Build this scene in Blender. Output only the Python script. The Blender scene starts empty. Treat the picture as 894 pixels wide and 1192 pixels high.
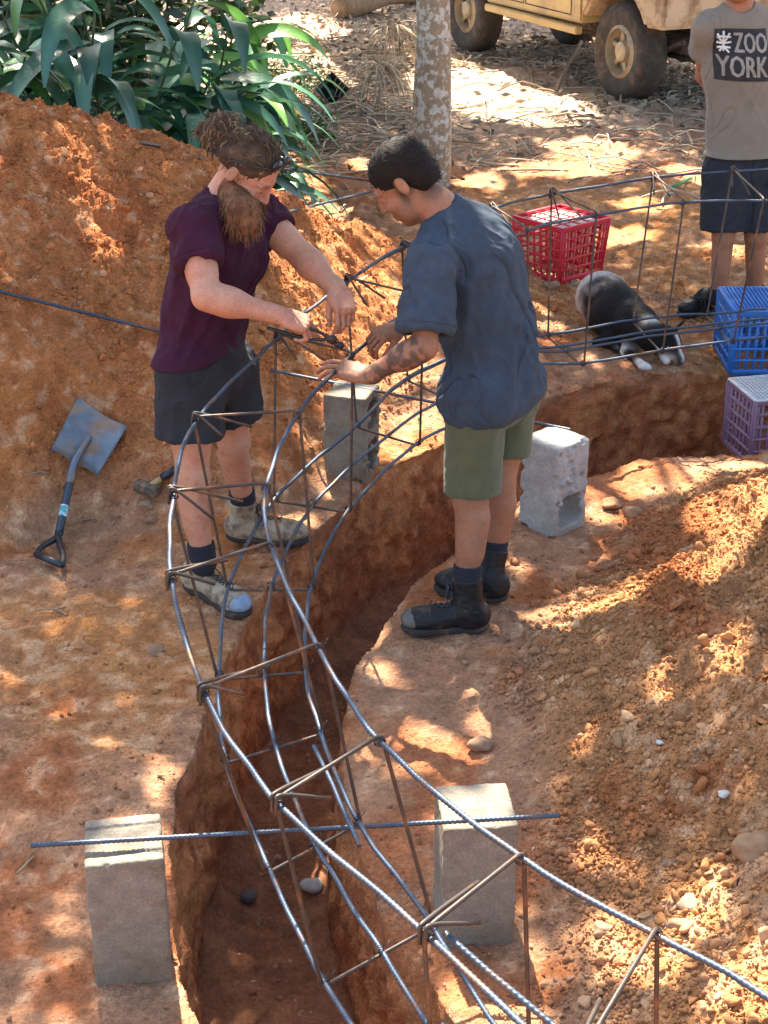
import bpy, bmesh, math, random
import numpy as np
from mathutils import Vector, Matrix
from mathutils.bvhtree import BVHTree
random.seed(7); rng = np.random.default_rng(11)
S = bpy.context.scene; COL = S.collection
R = math.radians
# ------------------------------------------------------------ camera geometry (894x1192 photograph)
TH = R(25.6); FPX = 1800.0; CH = 2.75
cam = bpy.data.cameras.new('camera'); camo = bpy.data.objects.new('camera', cam); COL.objects.link(camo)
cam.sensor_fit = 'VERTICAL'; cam.sensor_height = 36; cam.lens = FPX/1192*36; cam.clip_end = 3000; cam.clip_start = .05
camo.location = (0, 0, CH); camo.rotation_euler = (R(90)-TH, 0, 0); S.camera = camo
def ray(px, py):
    x = (px-447)/FPX; y = (py-596)/FPX
    return np.array([x, math.cos(TH)-y*math.sin(TH), -math.sin(TH)-y*math.cos(TH)])
def P(px, py, z=0.):            # photograph pixel -> point of the level z
    r = ray(px, py); return np.array([0, 0, CH])+r*((z-CH)/r[2])
def PY(px, py, Y):              # photograph pixel -> point at distance Y
    r = ray(px, py); return np.array([0, 0, CH])+r*(Y/r[1])
# ------------------------------------------------------------ noise
def _hash(ix, iy, iz, seed):
    n = (ix.astype(np.int64)*374761393 + iy.astype(np.int64)*668265263 + iz.astype(np.int64)*2147483647 + seed*1274126177) & 0xffffffff
    n = ((n ^ (n >> 13))*1274126177) & 0xffffffff
    n = ((n ^ (n >> 16))*2246822519) & 0xffffffff
    return ((n ^ (n >> 15)) & 0xffff)/32767.5-1
def vn(x, y, z=None, seed=0):
    x = np.asarray(x, float); y = np.asarray(y, float)
    z = np.zeros_like(x) if z is None else np.asarray(z, float)
    fx, fy, fz = np.floor(x), np.floor(y), np.floor(z)
    u, v, w = x-fx, y-fy, z-fz
    u = u*u*(3-2*u); v = v*v*(3-2*v); w = w*w*(3-2*w)
    two_d = not np.any(z)
    def pl(dz):
        a = _hash(fx, fy, fz+dz, seed); b = _hash(fx+1, fy, fz+dz, seed)
        c = _hash(fx, fy+1, fz+dz, seed); d = _hash(fx+1, fy+1, fz+dz, seed)
        return (a*(1-u)+b*u)*(1-v)+(c*(1-u)+d*u)*v
    p0 = pl(0)
    return p0 if two_d else p0*(1-w)+pl(1)*w
def fbm(x, y, z=None, f=1., o=4, seed=0, g=.5):
    s = 0; a = 1; t = 0
    for i in range(o):
        s = s+a*vn(x*f+i*17.3, y*f+i*9.1, None if z is None else z*f, seed+i); t += a; a *= g; f *= 2.03
    return s/t
def sst(a, b, x):
    t = np.clip((x-a)/(b-a), 0, 1); return t*t*(3-2*t)
def mix3(a, b, t): return np.asarray(a)*(1-t[..., None])+np.asarray(b)*t[..., None]
# ------------------------------------------------------------ objects
def link(o, parent=None):
    COL.objects.link(o)
    if parent is not None: o.parent = parent
    return o
def np_mesh(name, V, F, mat, parent=None, smooth=True, col=None, attr=None):
    """V (n,3); F a list of int arrays (m,k) ; one mesh object"""
    V = np.asarray(V, np.float32)
    if not isinstance(F, list): F = [F]
    F = [np.asarray(f, np.int32) for f in F if len(f)]
    me = bpy.data.meshes.new(name)
    me.vertices.add(len(V)); me.vertices.foreach_set('co', V.ravel())
    nl = sum(f.size for f in F); nf = sum(len(f) for f in F)
    me.loops.add(nl); me.loops.foreach_set('vertex_index', np.concatenate([f.ravel() for f in F]))
    me.polygons.add(nf)
    tot = np.concatenate([np.full(len(f), f.shape[1], np.int32) for f in F])
    st = np.concatenate([[0], np.cumsum(tot)[:-1]]).astype(np.int32)
    me.polygons.foreach_set('loop_start', st); me.polygons.foreach_set('loop_total', tot)
    me.update(calc_edges=True); me.validate()
    if smooth: me.polygons.foreach_set('use_smooth', np.ones(len(me.polygons), bool))
    if col is not None:
        c = np.ones((len(V), 4), np.float32); c[:, :3] = col
        a = me.color_attributes.new('Col', 'FLOAT_COLOR', 'POINT'); a.data.foreach_set('color', c.ravel())
    for m in (mat if isinstance(mat, (list, tuple)) else [mat]): me.materials.append(m)
    return link(bpy.data.objects.new(name, me), parent)
class MB:
    """collects shapes into one mesh"""
    def __init__(s): s.V = []; s.F = {}; s.n = 0; s.C = []
    def add(s, V, F, col=None):
        V = np.asarray(V, float)
        for f in (F if isinstance(F, list) else [F]):
            f = np.asarray(f, int)
            if len(f): s.F.setdefault(f.shape[1], []).append(f+s.n)
        s.V.append(V); s.n += len(V)
        s.C.append(np.broadcast_to(np.asarray(col if col is not None else (1, 1, 1), float), (len(V), 3)))
        return s
    def box(s, c, size, rot=None, bev=.0, col=None):
        c = np.asarray(c, float); h = np.asarray(size, float)/2; Rm = np.eye(3) if rot is None else np.asarray(rot)
        b = min(bev, h.min()*.9)
        if b <= 0:
            v = np.array([[x, y, z] for x in (-1, 1) for y in (-1, 1) for z in (-1, 1)], float)*h
            f = [[0, 1, 3, 2], [4, 6, 7, 5], [0, 4, 5, 1], [2, 3, 7, 6], [0, 2, 6, 4], [1, 5, 7, 3]]
            return s.add(v@Rm.T+c, np.array(f), col)
        V = []; idx = {}
        for x in (-1, 1):
            for y in (-1, 1):
                for z in (-1, 1):
                    for a in range(3):
                        q = np.array([x, y, z])*(h-b); q[a] = (x, y, z)[a]*h[a]; idx[(x, y, z, a)] = len(V); V.append(q)
        Q = []; T = []
        sg = (-1, 1)
        for a in range(3):
            o = [i for i in range(3) if i != a]
            for sa in sg:
                q = []
                for (p, r_) in ((-1, -1), (1, -1), (1, 1), (-1, 1)):
                    k = [0, 0, 0]; k[a] = sa; k[o[0]] = p; k[o[1]] = r_; q.append(idx[(*k, a)])
                flip = (sa > 0) == (a == 1)
                Q.append(q[::-1] if flip else q)
        for a in range(3):
            o = [i for i in range(3) if i != a]
            for p in sg:
                for r_ in sg:
                    def K(t, ax):
                        k = [0, 0, 0]; k[a] = t; k[o[0]] = p; k[o[1]] = r_; return idx[(*k, ax)]
                    q = [K(-1, o[0]), K(1, o[0]), K(1, o[1]), K(-1, o[1])]
                    Q.append(q)
        for x in sg:
            for y in sg:
                for z in sg: T.append([idx[(x, y, z, 0)], idx[(x, y, z, 1)], idx[(x, y, z, 2)]])
        return s.add(np.array(V)@Rm.T+c, [np.array(Q), np.array(T)], col)
    def tube(s, pts, r, n=8, cap=True, rib=0., pitch=.011, col=None):
        V, Q = tube_mesh(np.asarray(pts, float), r, n, rib, pitch)
        m = len(V)//n; F = [Q]
        if cap:
            c0 = len(V); V = np.vstack([V, V[:n].mean(0), V[(m-1)*n:].mean(0)])
            i = np.arange(n)
            F.append(np.stack([np.full(n, c0), (i+1) % n, i], 1)); F.append(np.stack([np.full(n, c0+1), (m-1)*n+i, (m-1)*n+(i+1) % n], 1))
        return s.add(V, F, col)
    def build(s, name, mat, parent=None, smooth=False, fix=False):
        V = np.vstack(s.V); F = [np.vstack(v) for v in s.F.values()]
        o = np_mesh(name, V, F, mat, parent, smooth, np.vstack(s.C))
        bm = bmesh.new(); bm.from_mesh(o.data); bmesh.ops.recalc_face_normals(bm, faces=bm.faces); bm.to_mesh(o.data); bm.free()
        return o
def resample(pts, step):
    seg = np.linalg.norm(np.diff(pts, axis=0), axis=1); L = np.concatenate([[0], np.cumsum(seg)])
    n = max(2, int(L[-1]/step)+1); t = np.linspace(0, L[-1], n)
    return np.stack([np.interp(t, L, pts[:, k]) for k in range(3)], 1)
def crom(pts, n=12):
    p = np.asarray(pts, float); p = np.vstack([2*p[0]-p[1], p, 2*p[-1]-p[-2]]); out = []
    for i in range(1, len(p)-2):
        t = np.linspace(0, 1, n, endpoint=False)[:, None]
        a, b, c, d = p[i-1], p[i], p[i+1], p[i+2]
        out.append(.5*((2*b)+(-a+c)*t+(2*a-5*b+4*c-d)*t**2+(-a+3*b-3*c+d)*t**3))
    return np.vstack(out+[p[-2][None]])
def tube_mesh(pts, r, n=8, rib=0., pitch=.011):
    if rib: pts = resample(pts, pitch/4)
    m = len(pts); T = np.gradient(pts, axis=0); T /= np.linalg.norm(T, axis=1)[:, None]+1e-12
    up = np.array([0, 0, 1.]) if abs(T[0, 2]) < .9 else np.array([1., 0, 0])
    N = np.zeros_like(T); v = up-T[0]*np.dot(up, T[0]); v /= np.linalg.norm(v)
    for i in range(m):
        v = v-T[i]*np.dot(v, T[i]); v /= np.linalg.norm(v); N[i] = v
    B = np.cross(T, N); a = np.arange(n)/n*2*np.pi
    rr = np.broadcast_to(np.asarray(r, float), (m,))[:, None]*np.ones((1, n))
    if rib:
        ph = (np.arange(m)[:, None]/4+a[None]/(2*np.pi)*1.0)
        rr = rr*(1+rib*(np.cos(ph*2*np.pi) > .2)-rib*.35)
    V = pts[:, None]+N[:, None]*(np.cos(a)[None, :, None]*rr[..., None])+B[:, None]*(np.sin(a)[None, :, None]*rr[..., None])
    i = np.arange(m-1)[:, None]; j = np.arange(n)[None]
    Q = np.stack([i*n+j, i*n+(j+1) % n, (i+1)*n+(j+1) % n, (i+1)*n+j], -1).reshape(-1, 4)
    return V.reshape(-1, 3), Q
def tag(o, label=None, cat=None, group=None, kind=None):
    if label: o['label'] = label
    if cat: o['category'] = cat
    if group: o['group'] = group
    if kind: o['kind'] = kind
    return o
def empty(name, loc, label, cat, group=None, rz=0):
    o = bpy.data.objects.new(name, None); o.empty_display_size = .1; o.location = tuple(map(float, loc)); o.rotation_euler = (0, 0, rz); link(o)
    return tag(o, label, cat, group)
def adopt(root, *obs):
    """children whose mesh is in world coordinates: shift them so the parent can stand at the thing's base"""
    inv = Matrix.Translation(-Vector(root.location))
    for o in obs:
        o.data.transform(inv); o.parent = root
def copy_tree(o, parent=None):
    c = o.copy(); COL.objects.link(c)
    if parent is not None: c.parent = parent
    for ch in list(o.children): copy_tree(ch, c)
    return c
# ------------------------------------------------------------ materials
def mat(name, base=(.5, .5, .5), rough=.8, metal=0., attr=False, var=.25, vscale=12., bump=.0, bscale=60., spec=.5, col2=None, c2scale=6., c2lo=.45, c2hi=.6, sub=0., trans=0., stretch=None, bump2=0., b2scale=200., sheen=0., gen='Object', var2=0., v2scale=90.):
    m = bpy.data.materials.new(name); m.use_nodes = True; nt = m.node_tree; N = nt.nodes; L = nt.links
    b = N['Principled BSDF']; b.inputs['Roughness'].default_value = rough; b.inputs['Metallic'].default_value = metal
    b.inputs['Specular IOR Level'].default_value = spec
    tc = N.new('ShaderNodeTexCoord'); vec = tc.outputs[gen]
    if stretch:
        mp = N.new('ShaderNodeMapping'); mp.inputs['Scale'].default_value = stretch; L.new(vec, mp.inputs[0]); vec = mp.outputs[0]
    def noise(sc, det=5., ro=.6):
        n = N.new('ShaderNodeTexNoise'); n.inputs['Scale'].default_value = sc; n.inputs['Detail'].default_value = det; n.inputs['Roughness'].default_value = ro
        L.new(vec, n.inputs['Vector']); return n.outputs['Fac']
    if attr:
        a = N.new('ShaderNodeAttribute'); a.attribute_name = 'Col'; cur = a.outputs['Color']
        if base is not None:
            mm = N.new('ShaderNodeMix'); mm.data_type = 'RGBA'; mm.blend_type = 'MULTIPLY'; mm.inputs[0].default_value = 1
            L.new(cur, mm.inputs[6]); mm.inputs[7].default_value = (*base, 1); cur = mm.outputs[2]
    else:
        c = N.new('ShaderNodeRGB'); c.outputs[0].default_value = (*base, 1); cur = c.outputs[0]
    if col2 is not None:
        rp = N.new('ShaderNodeValToRGB'); rp.color_ramp.elements[0].position = c2lo; rp.color_ramp.elements[1].position = c2hi
        L.new(noise(c2scale, 6., .65), rp.inputs[0])
        mm = N.new('ShaderNodeMix'); mm.data_type = 'RGBA'; L.new(rp.outputs[0], mm.inputs[0]); L.new(cur, mm.inputs[6]); mm.inputs[7].default_value = (*col2, 1); cur = mm.outputs[2]
    if var:
        mr = N.new('ShaderNodeMapRange'); L.new(noise(vscale), mr.inputs[0]); mr.inputs[1].default_value = .25; mr.inputs[2].default_value = .75; mr.inputs[3].default_value = 1-var; mr.inputs[4].default_value = 1+var
        mm = N.new('ShaderNodeVectorMath'); mm.operation = 'SCALE'; L.new(cur, mm.inputs[0]); L.new(mr.outputs[0], mm.inputs['Scale']); cur = mm.outputs[0]
    if var2:
        mr = N.new('ShaderNodeMapRange'); L.new(noise(v2scale, 3., .7), mr.inputs[0]); mr.inputs[1].default_value = .3; mr.inputs[2].default_value = .7; mr.inputs[3].default_value = 1-var2; mr.inputs[4].default_value = 1+var2
        mm = N.new('ShaderNodeVectorMath'); mm.operation = 'SCALE'; L.new(cur, mm.inputs[0]); L.new(mr.outputs[0], mm.inputs['Scale']); cur = mm.outputs[0]
    L.new(cur, b.inputs['Base Color'])
    if sub:
        b.inputs['Subsurface Weight'].default_value = sub; b.inputs['Subsurface Radius'].default_value = (.012, .004, .002); b.inputs['Subsurface Scale'].default_value = 1.
    if trans:
        b.inputs['Transmission Weight'].default_value = 0
        tr = N.new('ShaderNodeBsdfTranslucent'); L.new(cur, tr.inputs['Color']); ms = N.new('ShaderNodeMixShader'); ms.inputs[0].default_value = trans
        L.new(b.outputs[0], ms.inputs[1]); L.new(tr.outputs[0], ms.inputs[2]); L.new(ms.outputs[0], N['Material Output'].inputs[0])
    if sheen: b.inputs['Sheen Weight'].default_value = sheen; b.inputs['Sheen Roughness'].default_value = .6
    if bump:
        bp = N.new('ShaderNodeBump'); bp.inputs['Strength'].default_value = 1; bp.inputs['Distance'].default_value = bump
        L.new(noise(bscale, 6., .65), bp.inputs['Height']); last = bp
        if bump2:
            b2 = N.new('ShaderNodeBump'); b2.inputs['Strength'].default_value = 1; b2.inputs['Distance'].default_value = bump2
            L.new(noise(b2scale, 3., .6), b2.inputs['Height']); L.new(bp.outputs[0], b2.inputs['Normal']); last = b2
        L.new(last.outputs[0], b.inputs['Normal'])
    return m
M = {}
M['dirt'] = mat('dirt', None, .96, attr=True, var=.22, vscale=9, bump=.018, bscale=30, bump2=.007, b2scale=110, var2=.3, v2scale=70, spec=.15)
M['clod'] = mat('clod', None, .95, attr=True, var=.22, vscale=25, bump=.004, bscale=90, spec=.15)
M['steel'] = mat('steel', (.06, .085, .125), .46, .6, var=.3, vscale=14, bump=.0006, bscale=300, col2=(.16, .10, .065), c2scale=9, c2lo=.52, c2hi=.66)
M['rusty'] = mat('rusty_steel', (.06, .048, .043), .48, .5, var=.35, vscale=18, bump=.0006, bscale=300, col2=(.2, .09, .045), c2scale=14, c2lo=.5, c2hi=.68)
M['tie'] = mat('tie_wire', (.05, .045, .045), .5, .6)
M['concrete'] = mat('concrete', (.245, .21, .165), .92, attr=False, var=.22, vscale=20, var2=.2, v2scale=150, bump=.004, bscale=110, bump2=.0015, b2scale=420, col2=(.17, .12, .08), c2scale=4.5, c2lo=.45, c2hi=.68, spec=.2)
M['concrete_pale'] = mat('concrete_pale', (.38, .36, .33), .92, var=.22, vscale=20, var2=.2, v2scale=150, bump=.004, bscale=110, bump2=.0015, b2scale=420, col2=(.25, .20, .15), c2scale=4.5, c2lo=.5, c2hi=.75, spec=.2)
M['skinA'] = mat('skin_fair', None, .55, attr=True, var=.12, vscale=30, bump=.0025, bscale=45, bump2=.0008, b2scale=260, sub=.12, spec=.3, var2=.1, v2scale=120)
M['fabric_purple'] = mat('fabric_purple', (.046, .012, .028), .95, var=.15, vscale=15, bump=.0012, bscale=420, spec=.08, sheen=.03)
M['fabric_blue'] = mat('fabric_blue', (.040, .057, .080), .95, var=.22, vscale=7, bump=.0012, bscale=420, spec=.08, sheen=.04, var2=.1, v2scale=40)
M['fabric_dark'] = mat('fabric_charcoal', (.028, .030, .036), .88, var=.2, vscale=12, bump=.001, bscale=400, spec=.1, sheen=.02)
M['fabric_olive'] = mat('fabric_olive', (.085, .090, .045), .9, var=.2, vscale=10, bump=.001, bscale=400, spec=.15, sheen=.15)
M['fabric_taupe'] = mat('fabric_taupe', (.21, .18, .14), .9, var=.12, vscale=8, bump=.001, bscale=400, spec=.15, sheen=.15)
M['hair'] = mat('hair_brown', None, .75, attr=True, var=.3, vscale=90, spec=.2)
M['hair_short'] = mat('hair_short', (.012, .009, .008), .7, var=.5, vscale=60, spec=.15, bump=.0015, bscale=70, stretch=(1, 1, 3.5), bump2=.001, b2scale=200)
M['black'] = mat('black_plastic', (.012, .012, .014), .35)
M['sock'] = mat('sock_dark', (.014, .016, .024), .95, var=.2, vscale=40, bump=.001, bscale=400)
M['leather_tan'] = mat('boot_tan', (.36, .29, .20), .85, var=.25, vscale=20, bump=.0015, bscale=150, col2=(.15, .1, .065), c2scale=15)
M['leather_black'] = mat('boot_black', (.012, .012, .014), .5, var=.3, vscale=30, bump=.001, bscale=160, col2=(.12, .085, .06), c2scale=16, c2lo=.55, c2hi=.75, spec=.3)
M['rubber'] = mat('rubber', (.028, .024, .022), .85, var=.3, vscale=30, bump=.001, bscale=200, col2=(.12, .075, .045), c2scale=20, c2lo=.5, c2hi=.7)
# ------------------------------------------------------------ terrain
OUT_PX = [(262,1420),(246,1192),(228,1150),(215,1060),(213,965),(228,890),(248,830),(274,760),(305,700),(352,645),(398,595),(432,566),(470,548),(515,528),(560,503),(612,482),(660,464),(720,447),(780,440),(860,436),(960,430),(1300,420)]
INN_PX = [(640,1420),(530,1230),(488,1130),(436,1060),(404,970),(388,900),(392,830),(406,780),(432,735),(470,686),(523,643),(562,604),(610,572),(690,545),(750,530),(865,522),(960,518),(1300,512)]
def smooth_poly(px, n=6): return crom([P(*p, 0.) for p in px], n)[:, :2]
OUTL, INNL = smooth_poly(OUT_PX), smooth_poly(INN_PX)
POLY = np.vstack([OUTL, INNL[::-1]])
def seg_dist(x, y, L):
    d = np.full(x.shape, 1e9); gx = np.zeros_like(x); gy = np.zeros_like(x)
    for a, b in zip(L[:-1], L[1:]):
        e = b-a; t = np.clip(((x-a[0])*e[0]+(y-a[1])*e[1])/(e@e+1e-12), 0, 1)
        dx = x-a[0]-t*e[0]; dy = y-a[1]-t*e[1]; q = dx*dx+dy*dy; m = q < d
        d = np.where(m, q, d); gx = np.where(m, dx, gx); gy = np.where(m, dy, gy)
    d = np.sqrt(d); return d, gx/(d+1e-9), gy/(d+1e-9)
def inside(x, y, L):
    c = np.zeros(x.shape, bool); n = len(L)
    for i in range(n):
        a, b = L[i], L[(i+1) % n]
        if a[1] == b[1]: continue
        k = ((a[1] > y) != (b[1] > y)) & (x < (b[0]-a[0])*(y-a[1])/(b[1]-a[1])+a[0]); c ^= k
    return c
def trench_d(x, y):
    """>0 inside the trench; and unit vector pointing away from the edge"""
    d, gx, gy = seg_dist(x, y, np.vstack([POLY, POLY[:1]])); ins = inside(x, y, POLY)
    return np.where(ins, d, -d), gx, gy
SPX = np.array([-60, -6, -3, -1.9, -1.4, -1.0, -.5, 0., .45, 1.2]); SPZ = np.array([.3, 1.2, 1.5, 1.40, 1.22, 1.08, .78, .42, .12, 0.]); SPY = np.array([5, 7, 7.1, 7.4, 7.5, 7.6, 7.8, 8.1, 8.5, 9.])
def mound_l(x, y):
    yr = np.interp(x, SPX, SPY); zr = np.interp(x, SPX, SPZ)
    xx = x+.0*y
    yr = yr+.18*vn(x*1.7, 0*x, None, 5); w = np.where(y < yr, 2.15, 1.5)
    toe = np.clip(np.abs(y-yr)/w, 0, 1)
    p = (1-toe)
    return zr*(1-(1-np.clip(p, 0, 1))**1.35)*sst(0, .16, p)*(sst(-3.6, -1.5, x)*0+1)
def mound_r(x, y):
    a = sst(.22, 2.0, x-.34*np.maximum(y-4.3, 0)+.10*vn(x*1.3+4, y*1.3, None, 3)); b = sst(6.15, 5.3, y-.1*x)
    return .56*a*b
def h_base(x, y, far=True):
    """ground level without the trench"""
    ml = mound_l(x, y); mr = mound_r(x, y)
    rough = np.clip(.18+1.6*np.clip(ml, 0, .5)+3.2*np.clip(mr, 0, .35), 0, 1.0)
    back = sst(6.4, 7.6, y)*.35; rough = np.maximum(rough, back)
    warp = .12*fbm(x, y, f=1.3, o=2, seed=40)
    n = .055*fbm(x+warp, y-warp, f=1.5, o=3, seed=1)
    r1 = 1-np.abs(fbm(x, y, f=4.2, o=4, seed=9)); 
    n = n+rough*(.095*(r1-.75)+.040*fbm(x, y, f=13, o=4, seed=21, g=.6))+(.008+.008*rough)*fbm(x, y, f=38, o=2, seed=31)
    # runnels down the left heap
    n = n+.05*np.clip(ml*1.5, 0, 1)*fbm(x*1.2+.5*y, y*.35, f=3.2, o=3, seed=77)
    return ml+mr+n*sst(120, 20, np.abs(x)+np.abs(y))
FOOTS = []     # level pads, filled below: (x, y, r, z)
def ground_z(x, y):
    x = np.asarray(x, float); y = np.asarray(y, float)
    z = h_base(x, y)
    d, gx, gy = trench_d(x, y)
    return z, d
def hz(x, y): return float(h_base(np.array([float(x)]), np.array([float(y)]))[0])
TD = .62
_yy = np.concatenate([np.arange(1.6, 9., .02), np.arange(9., 30, .05)])
def gz(px, py):                 # where the line of sight of a photograph pixel first meets the soil
    r = ray(px, py); t = _yy/r[1]; X_, Y_, Z_ = r[0]*t, r[1]*t, CH+r[2]*t; h = h_base(X_, Y_)
    k = np.argmax(Z_ < h); k = max(k, 1); d0, d1 = Z_[k-1]-h[k-1], Z_[k]-h[k]; f = d0/(d0-d1+1e-9); t0 = t[k-1]+(t[k]-t[k-1])*f
    q = np.array([r[0]*t0, r[1]*t0, 0]); q[2] = hz(q[0], q[1]); return q
def build_ground():
    def axis(lo, hi, st, a, b, g=1.16):
        v = list(np.arange(lo, hi, st)); s = st; x = hi
        while x < b: s = min(s*g, 60); v.append(x); x += s
        v.append(b); s = st; x = lo-st
        while x > a: v.insert(0, x); s = min(s*g, 60); x -= s
        v.insert(0, a); return np.array(v)
    xs = axis(-2.35, 2.6, .0098, -900, 900); y1 = list(np.arange(2.0, 7.4, .0098)); s = .0098; y = 7.4
    while y < 1600: y1.append(y); s = min(s*1.006 if y < 22 else s*1.15, 80); y += s
    y0 = [2.0]; s = .012
    while y0[0] > -200: s *= 1.3; y0.insert(0, y0[0]-s)
    ys = np.array(y0[:-1]+y1)
    X, Y = np.meshgrid(xs, ys); 
    near = (np.abs(X) < 6) & (Y > .5) & (Y < 9)
    xn, yn = X[near].copy(), Y[near].copy()
    d, gx, gy = trench_d(xn, yn)
    W = .21; A = .022   # pull rows into the wall so that it carries real detail
    m = np.abs(d) < W; t = d[m]/W
    nd = np.sign(t)*np.where(np.abs(t) < .70, np.abs(t)/.70*A, A+(np.abs(t)-.70)/.30*(W-A))
    side = np.sign(d[m]); mv = (nd-d[m])*side
    xo, yo = xn.copy(), yn.copy()
    # frac in the wall 0(top)..1(bottom)
    xn[m] += gx[m]*mv; yn[m] += gy[m]*mv
    dn = d.copy(); dn[m] = nd
    par = d/(W*.70)                                 # -1..1 across the wall band
    zb = h_base(xn, yn)
    zf = -TD+.05*fbm(xn, yn, f=3, o=3, seed=61)+.012*fbm(xn, yn, f=22, o=3, seed=62)+.10*np.exp(-np.clip(dn, 0, 1)/.05)
    fr = np.clip((par+1)/2, 0, 1)
    fr2 = np.where(fr < .12, fr*fr/.24*2*.5/.5, fr)    # rounded lip
    z = zb*(1-fr2)+zf*fr2
    z = np.where(par >= 1, zf, np.where(par <= -1, zb, z))
    # wall relief, pushed along the wall normal; crumbled lip
    wz = z
    amp = np.sin(np.clip(fr, 0, 1)*np.pi)**.5*(np.abs(par) < 1)
    dis = .036*fbm(xn, yn, wz*1.0, f=4.5, o=4, seed=90)+.030*fbm(xn, yn, wz, f=20, o=3, seed=95, g=.6)-.03*np.abs(fbm(xn, yn, wz, f=11, o=2, seed=97))+.016*fbm(xn, yn, wz*.15, f=16, o=2, seed=99)+.03*(fr-.5)
    lip = .026*fbm(xn, yn, f=5, o=3, seed=98)*np.exp(-((dn)/.10)**2)
    sgn = np.where(d > 0, 1, -1)
    nx, ny = gx*sgn, gy*sgn                          # points into the trench
    k = dis*amp+lip*np.exp(-(np.minimum(np.abs(par)-1, 3).clip(0))*2)
    xn += nx*k; yn += ny*k
    slump = .035*np.exp(-((dn+.03)/.045)**2)*(dn < 0); z = z-slump*.35
    X2, Y2 = X.copy(), Y.copy(); X2[near] = xn; Y2[near] = yn
    Z = h_base(X, Y); Z[near] = z
    Fr = np.zeros_like(Z); Fr[near] = np.where(par >= 1, 1., fr*(np.abs(par) < 1)+0.)
    ny_, nx_ = X.shape; i = np.arange(ny_-1)[:, None]*nx_+np.arange(nx_-1)[None]
    Q = np.stack([i, i+1, i+1+nx_, i+nx_], -1).reshape(-1, 4)
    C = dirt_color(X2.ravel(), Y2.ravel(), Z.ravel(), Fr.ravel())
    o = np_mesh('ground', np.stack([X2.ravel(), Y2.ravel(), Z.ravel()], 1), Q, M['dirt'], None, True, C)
    return tag(o, 'orange red clay soil with a curved trench dug through it and loose spoil heaps', 'soil', kind='structure')
def dirt_color(x, y, z, fr):
    n1 = fbm(x, y, z, f=1.1, o=4, seed=201); n2 = fbm(x, y, z, f=5, o=4, seed=211); n3 = fbm(x, y, z, f=19, o=3, seed=221)
    packed = np.array([.385, .195, .108]); orange = np.array([.48, .205, .072]); ochre = np.array([.44, .205, .085]); red = np.array([.36, .110, .038]); pale = np.array([.56, .37, .22]); grey = np.array([.60, .49, .37])
    ml = mound_l(x, y); mr = mound_r(x, y)
    c = mix3(packed, orange, sst(-.15, .5, n1+.5*n2)*sst(2.5, 4.5, y+.5*x))
    c = mix3(c, np.broadcast_to(np.array([.46, .160, .050]), c.shape), sst(.02, .35, ml)*.85)
    c = mix3(c, np.broadcast_to(ochre, c.shape), np.clip(sst(.0, .08, mr), 0, 1)*.9)
    c = mix3(c, np.broadcast_to(red, c.shape), sst(.0, .42, n2-.4*n1)*.7)
    c = mix3(c, np.broadcast_to(pale, c.shape), sst(.18, .5, n3+.35*n1)*.45)
    far = sst(11.2, 14.5, y+n1*1.8); c = mix3(c, np.broadcast_to(grey, c.shape), far*(.55+.25*n2).clip(0, 1))
    c = mix3(c, np.broadcast_to(np.array([.055, .075, .025]), c.shape), sst(26, 60, y+6*n1)+0*x)
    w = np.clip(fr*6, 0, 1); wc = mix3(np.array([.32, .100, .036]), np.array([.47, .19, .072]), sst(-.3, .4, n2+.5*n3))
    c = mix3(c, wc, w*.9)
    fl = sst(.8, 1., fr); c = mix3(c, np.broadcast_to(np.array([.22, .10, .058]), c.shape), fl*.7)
    return np.clip(c*(1+.36*n3[:, None]), .01, .8)
ground = build_ground()
_g = ground.data
def ico(sub):
    bm = bmesh.new(); bmesh.ops.create_icosphere(bm, subdivisions=sub, radius=1)
    V = np.array([v.co[:] for v in bm.verts]); F = np.array([[v.index for v in f.verts] for f in bm.faces]); bm.free(); return V, F
ICO = {k: ico(k) for k in (1, 2, 3)}
def scatter_clods(name, xy, size, sub, label, bury=.42, tint=None, hfun=None, flat=.75):
    V0, F0 = ICO[sub]; n = len(xy); m = len(V0)
    r = rng.normal(size=(n, 3, 3)); q, _ = np.linalg.qr(r)
    s = size[:, None]*np.stack([rng.uniform(.7, 1.3, n), rng.uniform(.6, 1.1, n), rng.uniform(.45, .9, n)], 1)
    off = rng.uniform(0, 100, (n, 1, 3)); v = V0[None]+off
    dis = 1+.42*vn(v[..., 0]*1.3, v[..., 1]*1.3, v[..., 2]*1.3, 3)+.2*vn(v[..., 0]*3, v[..., 1]*3, v[..., 2]*3, 4)
    B_ = V0[None]*np.ones((n, 1, 1))
    for _ in range(9):              # broken facets
        pn = rng.normal(size=(n, 1, 3)); pn /= np.linalg.norm(pn, axis=2)[..., None]; B_ = B_-pn*np.maximum((B_*pn).sum(2)-rng.uniform(.3, .8, (n, 1)), 0)[..., None]
    V = B_*(1+(dis[..., None]-1)*.5)*1.3*s[:, None]; V = np.einsum('nij,nmj->nmi', q, V)
    z = h_base(xy[:, 0], xy[:, 1]) if hfun is None else hfun(xy[:, 0], xy[:, 1])
    V += np.stack([xy[:, 0], xy[:, 1], z+size*(flat-bury)], 1)[:, None]
    F = (F0[None]+(np.arange(n)*m)[:, None, None]).reshape(-1, 3)
    base = dirt_color(xy[:, 0], xy[:, 1], z, np.zeros(n))*1.02
    if tint is not None: base = base*(1-tint[:, None]*.6)+tint[:, None]*.6*np.array([.40, .26, .15])
    base = base*rng.uniform(.72, 1.15, (n, 1)); C = np.repeat(base, m, 0)
    o = np_mesh(name, V.reshape(-1, 3), F, M['clod'], None, False, C)
    return tag(o, label, 'clods', kind='stuff')
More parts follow.
